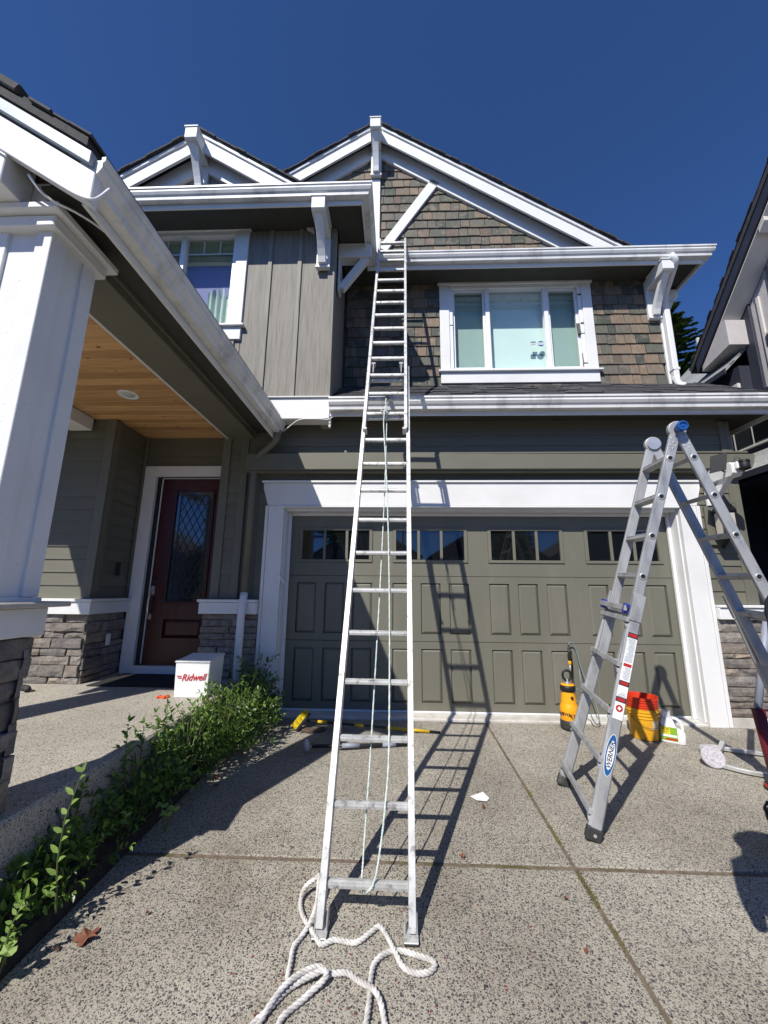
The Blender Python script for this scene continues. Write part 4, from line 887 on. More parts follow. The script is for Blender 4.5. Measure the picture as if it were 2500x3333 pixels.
def shrub(y, h, r, n, label, seed, cx=-2.60, tall=(), lat=.5):
    q = random.Random(seed); z0 = gz(y)+.04; T = thing('shrub', label, 'shrub', (cx,y,z0), 'shrubs along the driveway edge')
    st, lf = MB(), MB()
    for k in range(n):
        a = q.uniform(0,6.28); rr_ = r*math.sqrt(q.random()); px, py = cx+math.cos(a)*rr_*lat, y+math.sin(a)*rr_
        hh = h*(1-.45*(rr_/r)**2)*q.uniform(.25,1.0)*(1.15 if k % 9 == 0 else 1); L = q.uniform(.10,.26)
        base = Vector((px, py, z0+max(.02, hh-L*.8)))
        sprig(st, lf, base, Vector((math.cos(a)*.7+q.uniform(-.4,.4),math.sin(a)*.7+q.uniform(-.4,.4),q.uniform(.2,1))), L, q)
    for k in range(14):
        a = q.uniform(0,6.28); rr_ = r*q.uniform(.1,.8); st.tube([(cx+q.uniform(-.05,.05),y+q.uniform(-.1,.1),z0-.05),(cx+math.cos(a)*rr_*.3,y+math.sin(a)*rr_*.5,z0+h*.4),(cx+math.cos(a)*rr_*.6,y+math.sin(a)*rr_,z0+h*.75)], [.008,.006,.003], 5, False)
    for k in range(10): deadbit = (cx+q.uniform(-.02,.16), y+q.uniform(-.25,.25)); lf2.append((deadbit[0], deadbit[1], z0))
    for (dx, dy, hh, lx, ly, ls) in tall:
        sprig(st, lf, (cx+dx,y+dy,z0+h*.35), (lx,ly,1), hh, q, ls, .026, .05)
    st.build('stems', Mt['stem'], T, recalc=False); lf.build('crown', Mt['leaf'], T, recalc=False); return T
shrub(-.42, .70, .27, 150, 'upright shrub against the white garage casing', 61, -2.60, ((0,.05,.52,.02,0,.035),(.02,-.08,.40,.15,-.05,.035),(-.05,.1,.62,.0,.05,.03)))
shrub(-.85, .60, .36, 290, 'sunlit bright green shrub beside the white bin', 62, -2.58, ((-.05,-.02,.62,-.03,0,.03),(.05,.1,.35,.2,0,.04)), .72)
shrub(-1.28, .66, .34, 270, 'sunlit shrub in the middle of the bed with glossy leaves', 63, -2.60, ((-.06,-.18,.48,-.1,-.1,.04),(-.1,.05,.40,-.2,0,.04)), .62)
shrub(-1.75, .58, .33, 210, 'shaded dark shrub just in front of the sunlit ones', 64, -2.67, ((-.02,-.05,.42,-.1,-.2,.05),(.0,-.2,.42,-.2,-.2,.055)))
shrub(-2.22, .52, .33, 190, 'low shaded shrub across from the column shadow', 65, -2.71, ((-.02,-.12,.46,-.1,-.15,.06),(-.06,.08,.38,0,-.2,.05)), .36)
shrub(-2.68, .44, .32, 170, 'low dark shrub near the pier', 66, -2.76, ((0,-.05,.30,0,0,.05),), .26)
shrub(-3.10, .36, .30, 140, 'dark ground-hugging shrub at the left edge of the picture', 67, -2.80, (), .24)
# pale young shoots standing in the sun
def shoot(base, pts, label, seed, ls):
    q = random.Random(seed); T = thing('shoot', label, 'plant', base, 'young shoots in the bed'); st, lf = MB(), MB()
    P = [Vector(p) for p in pts]; st.tube(P, [.005,.004,.0035,.002][:len(P)], 6, False)
    for i in range(13):
        t = .12+.88*i/12+q.uniform(-.02,.02) if i < 12 else 1.0; k = min(len(P)-2, int(t*(len(P)-1))); p = P[k].lerp(P[k+1], t*(len(P)-1)-k)
        s_ = 1 if i % 2 else -1
        leaf(lf, p, Vector((s_*.8+q.uniform(-.2,.2),q.uniform(-.5,.2),.55)), Vector((q.uniform(-.3,.3),-.8,.8)), ls*q.uniform(.7,1.15), ls*.36)
    leaf(lf, P[-1], (.3,-.1,1), (0,-1,.3), ls*.9, ls*.3)
    st.build('stem', Mt['stem'], T, recalc=False); lf.build('leaves', Mt['leaf_pale'], T, recalc=False)
shoot((-2.57,-3.0,.0), [(-2.57,-3.0,-.02),(-2.575,-3.03,.20),(-2.555,-3.05,.38),(-2.51,-3.04,.58)], 'tall pale shoot with long leaves rising in the sun at lower left', 71, .058)
shoot((-2.60,-3.20,-.05), [(-2.60,-3.20,-.06),(-2.59,-3.22,.02),(-2.575,-3.23,.09),(-2.555,-3.22,.15)], 'short pale shoot at the left edge below the tall one', 72, .04)
def geranium(x, y, z, r, label, seed):
    q = random.Random(seed); T = thing('lobed_plant', label, 'plant', (x,y,z), 'lobed leaf plants'); lf, st = MB(), MB()
    for k in range(4):
        a = k*1.6+q.uniform(-.3,.3); c = Vector((x+math.cos(a)*r*.55, y+math.sin(a)*r*.55, z+.07+q.uniform(0,.05))); n_ = 14; ring_ = []
        for i in range(n_): b_ = 6.283*i/n_; rr_ = r*(.75+.25*abs(math.cos(b_*2.5)))*.55; ring_.append(c+Vector((math.cos(b_)*rr_, math.sin(b_)*rr_*.85, .25*rr_*math.sin(b_*3)+.1*rr_)))
        lf.add([c]+ring_, [(0,i+1,(i+1)%n_+1) for i in range(n_)]); st.tube([(x,y,z-.03),c], .003, 5, False)
    lf.build('leaves', Mt['leaf_pale'], T, recalc=False); st.build('stems', Mt['stem'], T, recalc=False)
geranium(-2.585,-3.25,-.07,.065,'lobed pale green leaves at the bottom of the left edge',73); geranium(-2.44,-2.36,.0,.07,'small lobed plant in the shade at the driveway edge',74)

# ================================================================== extension ladder
LB = Vector((-1.1484,-2.9035,0)); ld = Vector((.0083*math.cos(.4313),math.sin(.4313),math.cos(.4313))).normalized()
lh = Vector((1,-.0047,0)); lh = (lh-ld*lh.dot(ld)).normalized(); ln_ = lh.cross(ld)          # ln_ faces the climber
if ln_.y > 0: ln_ = -ln_
EL = thing('extension_ladder', 'tall extended aluminium ladder leaning on the upper gutter', 'ladder', tuple(LB+ld*-.09))
def lp(d_, s_=0., n_=0.): return LB+ld*d_+lh*s_+ln_*n_
def rail(d0, d1, s_, name, inner, tilt=0., nn=0.):
    # channel rail: web plus two flanges
    m = MB(); dd = (ld+ln_*tilt).normalized(); p0, p1 = lp(d0, s_, nn), lp(d0, s_, nn)+dd*(d1-d0); c = (p0+p1)/2; h2 = (d1-d0)/2
    m.obox(c+lh*inner*.0, (dd, lh, ln_), (h2, .0025, .036)); 
    for k in (-1, 1): m.obox(c+lh*(-inner)*.0150+ln_*k*.0335, (dd, lh, ln_), (h2, .0165, .0026))
    return m.build(name, Mt['alu_dull'], EL, .0012)
def rung(d_, w_, name, nn=0., off=0., tiltv=None):
    P = lp(d_, off, nn) if tiltv is None else tiltv; m = MB(); n = 8
    prof = [(.017,-.013),(.019,.0),(.017,.013),(.006,.0165),(-.006,.0165),(-.017,.013),(-.019,0),(-.017,-.013),(-.006,-.0165),(.006,-.0165)]
    a, b = P-lh*w_/2, P+lh*w_/2; vs = []
    up_ = Vector((0,0,1)); fr_ = lh.cross(up_)
    for e in (a, b): vs += [e+fr_*x*1.05+up_*z for x, z in prof]
    k = len(prof); fs = [(i,(i+1)%k,(i+1)%k+k,i+k) for i in range(k)]+[tuple(range(k)), tuple(range(2*k-1,k-1,-1))]
    m.add(vs, fs)
    for z in (-.006,.004): m.obox(P+fr_*(-.0)+ln_*.019+up_*z, (lh, up_, ln_), (w_/2,.0018,.0016))
    return m.build(name, Mt['alu_dull'], EL, 0)
WB = .3863
for s_ in (-1, 1): rail(-.085, 4.24, s_*(WB/2+.004), 'base_rail', s_*-1.)
for k in range(14): rung(.0655+.3048*k, WB, 'base_rung')
ph = .0655+10*.3048
dt = (ld+ln_*.017).normalized()
def fp(d_, s_=0., n_=0.): return lp(ph, s_-.009, .034+n_)+dt*d_
for s_ in (-1, 1):
    m = MB(); p0, p1 = fp(.10, s_*(.362/2+.004)), fp(.325+13*.3048+.10, s_*(.362/2+.004)); c = (p0+p1)/2; h2 = (p1-p0).length/2
    m.obox(c, (dt, lh, ln_), (h2,.0025,.034))
    for k in (-1, 1): m.obox(c+lh*s_*.0135+ln_*k*.0315, (dt, lh, ln_), (h2,.0150,.0026))
    m.build('fly_rail', Mt['alu_dull'], EL, .0012)
    a = fp(.325+.3048*2+.02, s_*(.362/2-.03), .0)                  # rung lock over the base section
    MB().obox(a+dt*.10, (dt, lh, ln_), (.085,.006,.022)).obox(a+dt*.17, (dt, lh, ln_), (.016,.022,.026)).obox(a+dt*-.02+ln_*-.02, (dt+ln_*.3, lh, ln_), (.06,.004,.010)).build('rung_lock', Mt['galv'], EL, .003)
    MB().obox(fp(.09, s_*(.362/2+.006)), (dt, lh, ln_), (.012,.020,.038)).build('guide_bracket', Mt['alu_dull'], EL, .003)
    # shoe: pivoting channel with a rubber pad
    f = lp(-.07, s_*(WB/2+.012)); g_ = gz(f.y-.03)
    MB().obox((f.x-.027,f.y-.005,f.z+.0), (ld, lh, ln_), (.055,.003,.026)).obox((f.x+.027,f.y-.005,f.z+.0), (ld, lh, ln_), (.055,.003,.026)).build('shoe_plate', Mt['alu_dull'], EL, .003)
    MB().box(f.x-.033,f.x+.033,f.y-.075,f.y+.03,g_+.012,g_+.018).build('shoe_sole', Mt['alu_dull'], EL, .002)
    MB().box(f.x-.032,f.x+.032,f.y-.073,f.y+.028,g_+.001,g_+.0118).build('rubber_pad', Mt['rubber'], EL, .003)
for k in range(14): rung(0, .362, 'fly_rung', tiltv=fp(.325+.3048*k))
# hoisting rope with pulley
def twist(path, R_, r_, pitch_, seg=6, ns=3, step=.009):
    P = [Vector(p) for p in path]; S = [0.]
    for i in range(1, len(P)): S.append(S[-1]+(P[i]-P[i-1]).length)
    tot = S[-1]; n = max(4, int(tot/step)); C = []; j = 0
    for i in range(n+1):
        s_ = tot*i/n
        while j < len(P)-2 and S[j+1] < s_: j += 1
        p0, p1, p2, p3 = P[max(j-1,0)], P[j], P[j+1], P[min(j+2,len(P)-1)]; t = (s_-S[j])/max(1e-6, S[j+1]-S[j])
        C.append(.5*((2*p1)+(p2-p0)*t+(2*p0-5*p1+4*p2-p3)*t*t+(3*p1-p0-3*p2+p3)*t**3))
    m = MB(); a = None; fr = []
    for i, p in enumerate(C):
        t = (C[min(i+1,n)]-C[max(i-1,0)]).normalized()
        if a is None: a = t.cross(Vector((0,0,1))); a = a if a.length > 1e-3 else t.cross(Vector((1,0,0)))
        else: a = a-t*a.dot(t)
        a.normalize(); fr.append((p, a.copy(), t.cross(a)))
    for k in range(ns):
        pts = []
        for i, (p, a_, b_) in enumerate(fr):
            an = 2*math.pi*(k/ns+tot*i/n/pitch_); pts.append(p+(a_*math.cos(an)+b_*math.sin(an))*R_)
        m.tube(pts, r_, seg)
    return m
def K(k): return .0655+.3048*k
MB().lathe([(.0,-.006),(.025,-.006),(.02,0),(.025,.006),(0,.006)], (0,0,0), 16).xf(Matrix.Translation(lp(K(12)-.05,-.005,.045)) @ Matrix.Rotation(R(90),4,'Y')).build('pulley', Mt['lantern'], EL)
MB().obox(lp(K(12)-.02,-.005,.045), (ld, lh, ln_), (.045,.012,.006)).build('pulley_strap', Mt['lantern'], EL, .002)
twist([lp(K(12)-.07,-.005,.06),lp(K(11.6),-.008,.075),lp(K(11.1),-.012,.078),lp(K(10.5),-.02,.06),lp(K(8),.03,.04),lp(K(5),.07,.032),lp(K(2),.089,.03),lp(K(1),.076,.03),lp(K(.3),.05,.032),lp(K(0)+.01,.030,.030),lp(K(0)-.015,.012,.026),lp(K(0)-.03,-.005,.0)], .0034, .0034, .03, 5, 3, .012).build('hoisting_rope', Mt['cord'], EL, smooth=True, recalc=False)
twist([lp(K(12)-.07,.0,.03),lp(K(11),.003,-.03),lp(K(8),.008,-.035),lp(K(5),.0,-.035),lp(K(2),-.015,-.035),lp(K(1),-.024,-.035),lp(K(.3),-.03,-.033),lp(K(0)-.01,-.03,-.028),lp(K(0)-.03,-.015,-.01)], .0030, .0030, .03, 5, 3, .012).build('hoisting_rope', Mt['cord'], EL, smooth=True, recalc=False)
q = random.Random(2)
MB().tube([fp(.325,-.045,.03)+ld*.02,fp(.325,-.02,.045)-ld*.01,fp(.325,.03,.04)+ld*.012,fp(.325,.055,.03)+ld*.03], .006, 6).tube([fp(.325,.01,.05),fp(.325,-.01,.05)-ld*.03,lp(K(10.7),-.014,.08)], .006, 6).build('rope_knot', Mt['cord'], EL, smooth=True)

# ================================================================== folding multi-position ladder
A1 = Vector((.20,-2.24,gz(-2.24))); B1 = Vector((.29,-1.58,gz(-1.58)))
ar = Vector((A1.x-B1.x,A1.y-B1.y,0)).normalized(); ap = Vector((-ar.y,ar.x,0)); AL = thing('folding_ladder', 'grey folding multi-position ladder standing open in an A in front of the door', 'ladder', tuple((A1+B1)/2+ap*.887))
DEL, AA, HH = .148, .887, 2.746
topA = A1-ar*DEL+ap*AA+Vector((0,0,HH)); topB = B1+ar*DEL+ap*AA+Vector((0,0,HH))
def boxrail(p, q_, w_, d_, name, mt, side, bev=.004): return MB().beam(p, q_, w_, d_, side).build(name, mt, AL, bev)
def half(sg, label_side):
    fA = A1 if sg < 0 else A1+ap*2*AA; fB = B1 if sg < 0 else B1+ap*2*AA
    fA = Vector((fA.x,fA.y,gz(fA.y))); fB = Vector((fB.x,fB.y,gz(fB.y)))
    mid = .50                                    # where the outer section begins (fraction of the leg from the foot)
    rdir = (topA-topB).normalized()
    bot = (fA+fB)/2; top = (topA+topB)/2; ax_ = (top-bot).normalized(); nrm = ax_.cross(rdir).normalized(); wt = (topA-topB).length/2
    for e, tp, ft in ((1, topA, fA), (-1, topB, fB)):
        itop = tp-ax_*.07; ibot = (bot+(top-bot)*.36)+rdir*e*wt
        boxrail(itop, ibot, .030, .068, 'inner_rail', Mt['galv'], nrm)
        omid = bot+(top-bot)*(mid+.045)+rdir*e*(wt+.030); 
        obot = ft+ax_*.05
        m = MB(); m.beam(omid, bot+(top-bot)*(mid-.02)+rdir*e*(wt+.034), .036, .080, nrm); m.build('rail_collar', Mt['galv'], AL, .004)
        boxrail(bot+(top-bot)*(mid-.02)+rdir*e*(wt+.034), obot, .038, .082, 'outer_rail', Mt['galv'], nrm, .012)
        MB().beam(ft+ax_*.085, ft+ax_*.0+Vector((0,0,.002)), .050, .096, nrm).build('rubber_foot', Mt['rubber'], AL, .012)
        MB().lathe([(0,.0),(.010,.0),(.010,.004),(0,.005)], (0,0,0), 14).xf(Matrix.Translation(ft+ax_*.045-nrm*0+rdir*e*.0255) @ (rdir*e).to_track_quat('Z','Y').to_matrix().to_4x4()).build('foot_bolt', Mt['galv'], AL)
        for k in range(4):                         # rung ends: a collar, and a black disc painted for the shade inside
            if e < 0: continue
            d_ = .26+k*.305; c = tp-ax_*d_+rdir*.016
            mm = MB().lathe([(.016,0),(.023,0),(.025,.003),(.023,.005),(.0165,.004)], (0,0,0), 8, cap=False).xf(Matrix.Translation(c) @ rdir.to_track_quat('Z','Y').to_matrix().to_4x4()); mm.build('rung_collar', Mt['alu'], AL, smooth=True)
            MB().lathe([(0,.001),(.0165,.001),(.0165,.0015),(0,.0015)], (0,0,0), 8).xf(Matrix.Translation(c) @ rdir.to_track_quat('Z','Y').to_matrix().to_4x4()).build('rung_hole_shade', Mt['hole_shade'], AL)
        if e > 0:
            for (du, dn) in ((.10,.018),(.10,-.018),(.13,0),(.155,.02),(.155,-.02),(.18,.004)):
                MB().lathe([(0,.004),(.005,.003),(.0055,0)], (0,0,0), 8).xf(Matrix.Translation(tp-ax_*du+nrm*dn+rdir*.015) @ rdir.to_track_quat('Z','Y').to_matrix().to_4x4()).build('rivet', Mt['alu'], AL, smooth=True)
    for k in range(5):
        d_ = .26+k*.305
        if k == 4: d_ -= .02
        c = top-ax_*d_; MB().obox(c, (rdir, nrm, ax_), (wt-.012,.028,.015)).obox(c-Vector((0,0,0))+ax_*.012, (rdir, nrm, ax_), (wt-.012,.030,.004)).build('inner_rung', Mt['galv'], AL, .002)
    L = (top-bot).length
    for k in range(5):
        d_ = .165+k*.305; f_ = d_/L; c = bot+ax_*d_; wl_ = ((fA-fB).length/2)*(1-f_/mid)+(wt+.034)*(f_/mid) if f_ < mid else wt+.034
        out = nrm*(-1 if (nrm.dot(ap)*sg > 0) else 1); out = -out
        pts = [c+rdir*wl_*t+out*(.045-.012*abs(t)) for t in (-1,-.6,0,.6,1)]
        m = MB(); m.obox(c+out*.048, (rdir, out, ax_), (wl_+.02,.012,.017))
        for e in (-1, 1): m.obox(c+rdir*e*(wl_-.03)+out*.040-ax_*.018, (rdir*e-ax_*.7, out, ax_), (.05,.010,.012))
        m.build('outer_rung', Mt['galv'], AL, .003)
    if sg < 0:                                     # J-lock with blue tabs where the sections overlap
        c = bot+(top-bot)*(mid+.005); out = (nrm if nrm.dot(ap) < 0 else -nrm)
        for e in (-1, 1): MB().obox(c+rdir*e*(wt+.02)+out*.062, (rdir, out, ax_), (.014,.02,.034)).obox(c+rdir*e*(wt+.045)+out*.070+ax_*.02, (rdir, out, ax_), (.018,.006,.012)).build('lock_tab', Mt['blue2'], AL, .005)
        MB().obox(c+out*.072, (rdir, out, ax_), (wt+.05,.010,.020)).build('lock_rung', Mt['galv'], AL, .004)
        # stickers on the outside of the near rail
        def onrail(d_, w_): 
            f_ = d_/L; return bot+ax_*d_+rdir*(((fA-fB).length/2-.0)*(1-f_/mid)+(wt+.034)*(f_/mid)+w_)
        rd2 = (onrail(1.2,0)-onrail(.5,0)).normalized(); side = rd2.cross(nrm).normalized(); side = side if side.dot(rdir) > 0 else -side; nv = rd2.cross(side)
        xdir = side.cross(rd2); 
        def plate(d_, hl, hw, mt, lift, name, bev=0): return MB().obox(onrail(d_, .0215+lift), (rd2, xdir, side), (hl, hw, .0006)).build(name, mt, AL, bev)
        plate(1.14, .17, .031, Mt['lab_white'], .0, 'warning_label'); plate(.915, .05, .031, Mt['lab_white'], .0, 'warning_label'); plate(.80, .06, .031, Mt['lab_white'], 0, 'warning_label')
        for d_, hl, mt in ((1.29,.018,'ink'),(1.29,.010,'lab_red'),(.97,.016,'ink'),(.97,.009,'lab_red'),(.865,.016,'ink'),(.865,.009,'lab_red'),(1.09,.010,'lab_red')):
            plate(d_, hl, .031 if mt == 'ink' else .025, Mt[mt], .0010 if mt == 'ink' else .0018, 'label_band')
        q = random.Random(5); m = MB()
        for d_ in [1.265-.008*i for i in range(20)]+[1.07-.009*i for i in range(9)]+[.905-.010*i for i in range(3)]:
            a = q.uniform(-.026,-.02); b = q.uniform(.008,.026); m.obox(onrail(d_, .0215+.0012)+xdir*(a+b)/2, (rd2, xdir, side), (.0014,(b-a)/2,.0004))
        m.build('small_print', Mt['sticker_and_shadow'], AL)
        MB().lathe([(0,0),(.022,0),(.022,.001),(0,.001)], (0,0,0), 24).xf(Matrix.Translation(onrail(.81,.0228)) @ side.to_track_quat('Z','Y').to_matrix().to_4x4()).build('label_symbol', Mt['lab_red'], AL)
        MB().lathe([(0,0),(.013,0),(.013,.001),(0,.001)], (0,0,0), 4).xf(Matrix.Translation(onrail(.81,.0240)) @ side.to_track_quat('Z','Y').to_matrix().to_4x4()).build('label_symbol', Mt['lab_white'], AL)
        def oval(hl, hw, lift, mt):
            c = onrail(.52, .0215+lift); m = MB(); n = 36; vs = [c+rd2*hl*math.cos(6.283*i/n)+xdir*hw*math.sin(6.283*i/n) for i in range(n)]
            m.add(vs+[v+side*.0008 for v in vs], [tuple(range(n)), tuple(range(2*n-1,n-1,-1))]+[(i,(i+1)%n,(i+1)%n+n,i+n) for i in range(n)]); m.build('brand_label', mt, AL)
        oval(.128,.033,.0,Mt['lab_white']); oval(.124,.030,.0010,Mt['lab_blue']); oval(.088,.0225,.0020,Mt['lab_white'])
        text('lettering', 'WERNER', .040, onrail(.52,.0250), rd2, -xdir if (rd2.cross(-xdir)).dot(side) > 0 else xdir, Mt['ink'], AL, .25, .0003)
half(-1, True); half(1, False)
for tp, e in ((topA, 1), (topB, -1)):
    rdir = (topA-topB).normalized()*e
    mat_ = Matrix.Translation(tp+rdir*-.016-Vector((0,0,.02))) @ rdir.to_track_quat('Z','Y').to_matrix().to_4x4()
    hg = MB().lathe([(0,-.006),(.060,-.006),(.064,-.002),(.064,.026),(.060,.030),(0,.030)], (0,0,0), 28).xf(mat_).build('hinge', Mt['galv'], AL, .002, smooth=False)
    if e > 0: MB().lathe([(0,.038),(.030,.038),(.030,.070),(.038,.074),(.040,.100),(.034,.108),(.026,.108),(.024,.100),(.010,.100),(.008,.104),(0,.104)], (0,0,0), 24).xf(mat_).build('hinge_knob', Mt['blue'], hg, smooth=False)
    else: MB().lathe([(0,-.012),(.05,-.012),(.05,-.018),(0,-.018)], (0,0,0), 24).xf(mat_).build('hinge_disc', Mt['alu'], hg)

# ================================================================== white rope on the driveway
RP = [(-1.405,-2.74,.075),(-1.43,-2.735,.055),(-1.475,-2.755,.03),(-1.485,-2.80,.0),(-1.455,-2.88,0),(-1.40,-2.95,0),(-1.355,-3.01,0),(-1.33,-3.025,0),(-1.28,-3.0,0),(-1.19,-3.01,0),(-1.13,-2.96,0),(-1.09,-2.925,0),(-1.055,-2.965,0),(-1.02,-3.05,.012),(-.98,-3.11,0),(-.92,-3.135,0),(-.865,-3.12,0),(-.85,-3.085,0),(-.91,-3.06,0),(-.99,-3.04,0),(-1.05,-3.05,0),(-1.10,-3.10,0),(-1.112,-3.18,0),(-1.112,-3.26,0),(-1.13,-3.36,0),(-1.22,-3.46,0),(-1.36,-3.44,0),(-1.43,-3.34,0),(-1.36,-3.25,0),(-1.29,-3.19,.018),(-1.295,-3.165,.02),(-1.33,-3.175,.02),(-1.42,-3.21,0),(-1.48,-3.29,0),(-1.54,-3.40,0),(-1.45,-3.56,0),(-1.2,-3.56,0),(-1.05,-3.42,0),(-1.055,-3.30,0),(-1.09,-3.235,.02),(-1.16,-3.175,0),(-1.21,-3.145,0),(-1.28,-3.15,.0),(-1.34,-3.155,.022),(-1.44,-3.23,.022),(-1.50,-3.34,0),(-1.52,-3.48,0)]
RP = [(x,y,gz(y)+.014+z) for x, y, z in RP]
WR = thing('rope', 'thick white twisted rope lying in loops at the ladder foot', 'rope', (-1.15,-3.1,gz(-3.1)))
twist(RP, .0063, .0056, .056, 7, 3, .008).build('rope_strands', Mt['rope'], WR, smooth=True, recalc=False)
RP2 = [(-1.405,-2.75,.08),(-1.395,-2.84,.04),(-1.40,-2.92,.024),(-1.43,-2.98,0),(-1.455,-3.04,0),(-1.45,-3.11,0),(-1.445,-3.17,0),(-1.435,-3.20,.0)]
twist([(x,y,gz(y)+.014+z) for x, y, z in RP2], .0063, .0056, .056, 7, 3, .008).build('rope_tail', Mt['rope'], WR, smooth=True, recalc=False)

# ================================================================== brush and pole on the ground
def gp(x, y, z=0.): return Vector((x, y, gz(y)+z))
BR = thing('push_brush', 'yellow-bristled brush on a black and yellow banded pole', 'brush', tuple(gp(-1.3,-.6)))
a, b = gp(-1.98,-.50,.075), gp(-.56,-.58,.014); MB().tube([a, b], [.011,.013], 12).build('pole', Mt['pole_black'], BR, smooth=True)
def band(t0, t1, r_, mt, par, a=a, b=b): MB().tube([a.lerp(b,t0), a.lerp(b,t1)], r_, 12).build('pole_band', Mt[mt], par, smooth=True)
for t0, t1, mt in ((.08,.15,'yellow_tape'),(.20,.235,'yellow_tape'),(.36,.43,'yellow_tape'),(.60,.92,'yellow_tape')): band(t0, t1, .0150, mt, BR)
hd_ = Vector((-2.03,-.55,.085+gz(-.55))); bd_ = Vector((.5,.55,.62)).normalized(); bn = Vector((-.72,-.15,.42)).normalized(); bs = bd_.cross(bn).normalized(); bn = bs.cross(bd_)
MB().obox(hd_+bn*-.015, (bd_, bs, bn), (.105,.028,.016)).build('brush_block', Mt['black'], BR, .006)
m = MB(); q = random.Random(6)
for i in range(420):
    p = hd_+bd_*q.uniform(-.10,.10)+bs*q.uniform(-.024,.024); e_ = p+bn*q.uniform(.05,.065)+bd_*q.gauss(0,.006)+bs*q.gauss(0,.008); m.tube([p, e_], .0022, 4, False)
tag(m.build('bristles', Mt['bristle'], BR, recalc=False), kind='stuff')
MB().ext([(-2.02,-.62),(-1.93,-.66),(-1.82,-.62),(-1.76,-.57),(-1.80,-.52),(-1.88,-.54),(-1.98,-.56)], 'z', -.02, .012).build('brush_pad', Mt['bark'], BR, .006)
PL = thing('scrub_pole', 'black pole with grey sleeves and an oval sponge head', 'pole', tuple(gp(-1.4,-1.0)))
a2, b2 = gp(-1.80,-1.10,.055), gp(-.90,-.90,.016); MB().tube([a2, b2], [.016,.018], 12).build('pole', Mt['pole_black'], PL, smooth=True)
for t0, t1 in ((.30,.48),(.72,.86)): MB().tube([a2.lerp(b2,t0), a2.lerp(b2,t1)], .0215, 12).build('sleeve', Mt['greytape'], PL, smooth=True)
MB().tube([a2, a2+(a2-b2).normalized()*.04], .009, 10).build('tip', Mt['galv'], PL, smooth=True)
MB().lathe([(0,-.02),(.05,-.018),(.056,0),(.05,.018),(0,.02)], (0,0,0), 24, 1, .55).xf(Matrix.Translation(a2+(a2-b2).normalized()*.05+Vector((0,0,.01))) @ Matrix.Rotation(R(78),4,'Y')).build('sponge_head', Mt['stucco'], PL, smooth=True)

# ================================================================== things by the garage door
SP = thing('pump_sprayer', 'yellow pump sprayer with black base and handle', 'sprayer', (.875,-.36,gz(-.36)))
sx, sy, sz = .875, -.36, gz(-.36)
MB().lathe([(0,.006),(.098,.006),(.104,.03),(.102,.085),(.09,.12),(0,.12)], (sx,sy,sz), 28).build('base', Mt['rubber'], SP, smooth=True)
MB().lathe([(.0,.07),(.088,.07),(.097,.10),(.098,.20),(.094,.235),(.084,.255),(.080,.27),(.075,.33),(.066,.385),(.064,.40),(0,.40)], (sx,sy,sz), 32).build('tank', Mt['yellow'], SP, smooth=True)
MB().lathe([(.066,.385),(.078,.392),(.080,.435),(.072,.448),(0,.448)], (sx,sy,sz), 28).build('collar', Mt['black'], SP, smooth=True)
MB().lathe([(.07,.4485),(.072,.452),(.066,.462),(0,.464)], (sx,sy,sz), 28).build('pump_cap', Mt['yellow'], SP, smooth=True)
MB().lathe([(.03,.464),(.03,.474),(.012,.478),(.010,.51),(0,.51)], (sx,sy,sz), 16).build('pump_rod', Mt['galv'], SP, smooth=True)
MB().tube(arc([(sx-.012,sy,sz+.495),(sx-.045,sy,sz+.52),(sx-.042,sy,sz+.60),(sx+.042,sy,sz+.60),(sx+.045,sy,sz+.52),(sx+.012,sy,sz+.495)],5), .013, 8).build('handle', Mt['black'], SP, smooth=True)
MB().lathe([(0,0),(.014,0),(.014,.012),(0,.016)], (0,0,0), 14).xf(Matrix.Translation((sx+.005,sy-.078,sz+.335)) @ Matrix.Rotation(R(90),4,'X')).build('relief_valve', Mt['black'], SP)
text('lettering', 'DEWALT', .042, (sx-.058,sy-.0805,sz+.165), (.55,-.60,0), (0,0,1), Mt['ink'], SP, .1, .004)
wd_ = MB().tube(arc([(1.045,-.06,.82),(1.04,-.07,.74),(1.03,-.09,.62)]), [.012]*9, 10).build('spray_wand', Mt['black'], SP, smooth=True)
MB().lathe([(.012,0),(.020,.02),(.022,.06),(.017,.10),(.015,.15),(0,.15)], (1.035,-.085,.64), 14).build('wand_grip', Mt['black'], SP, smooth=True); MB().lathe([(.010,0),(.018,.012),(.018,.04),(.012,.05)], (1.032,-.088,.60), 14).build('wand_collar', Mt['yellow'], SP, smooth=True)
MB().tube([(1.031,-.09,.60),(1.03,-.092,.51)], [.012,.004], 8).build('nozzle', Mt['galv'], SP, smooth=True)
MB().tube(arc([(sx+.075,sy,sz+.41),(sx+.14,sy,sz+.40),(sx+.22,sy+.03,sz+.22),(sx+.26,sy+.02,sz+.06),(sx+.34,sy+.05,sz+.03),(sx+.36,sy+.12,sz+.20),(sx+.28,sy+.25,sz+.55),(1.13,-.06,.76),(1.11,-.06,.85),(1.06,-.06,.86),(1.045,-.06,.82)],7), .0065, 8).build('hose', Mt['sticker_and_shadow'], SP, smooth=True)
MB().tube(arc([(1.15,-.05,.55),(1.17,-.06,.25),(1.13,-.10,.17),(1.07,-.10,.22)],7), .0065, 8).build('hose_loop', Mt['sticker_and_shadow'], SP, smooth=True)
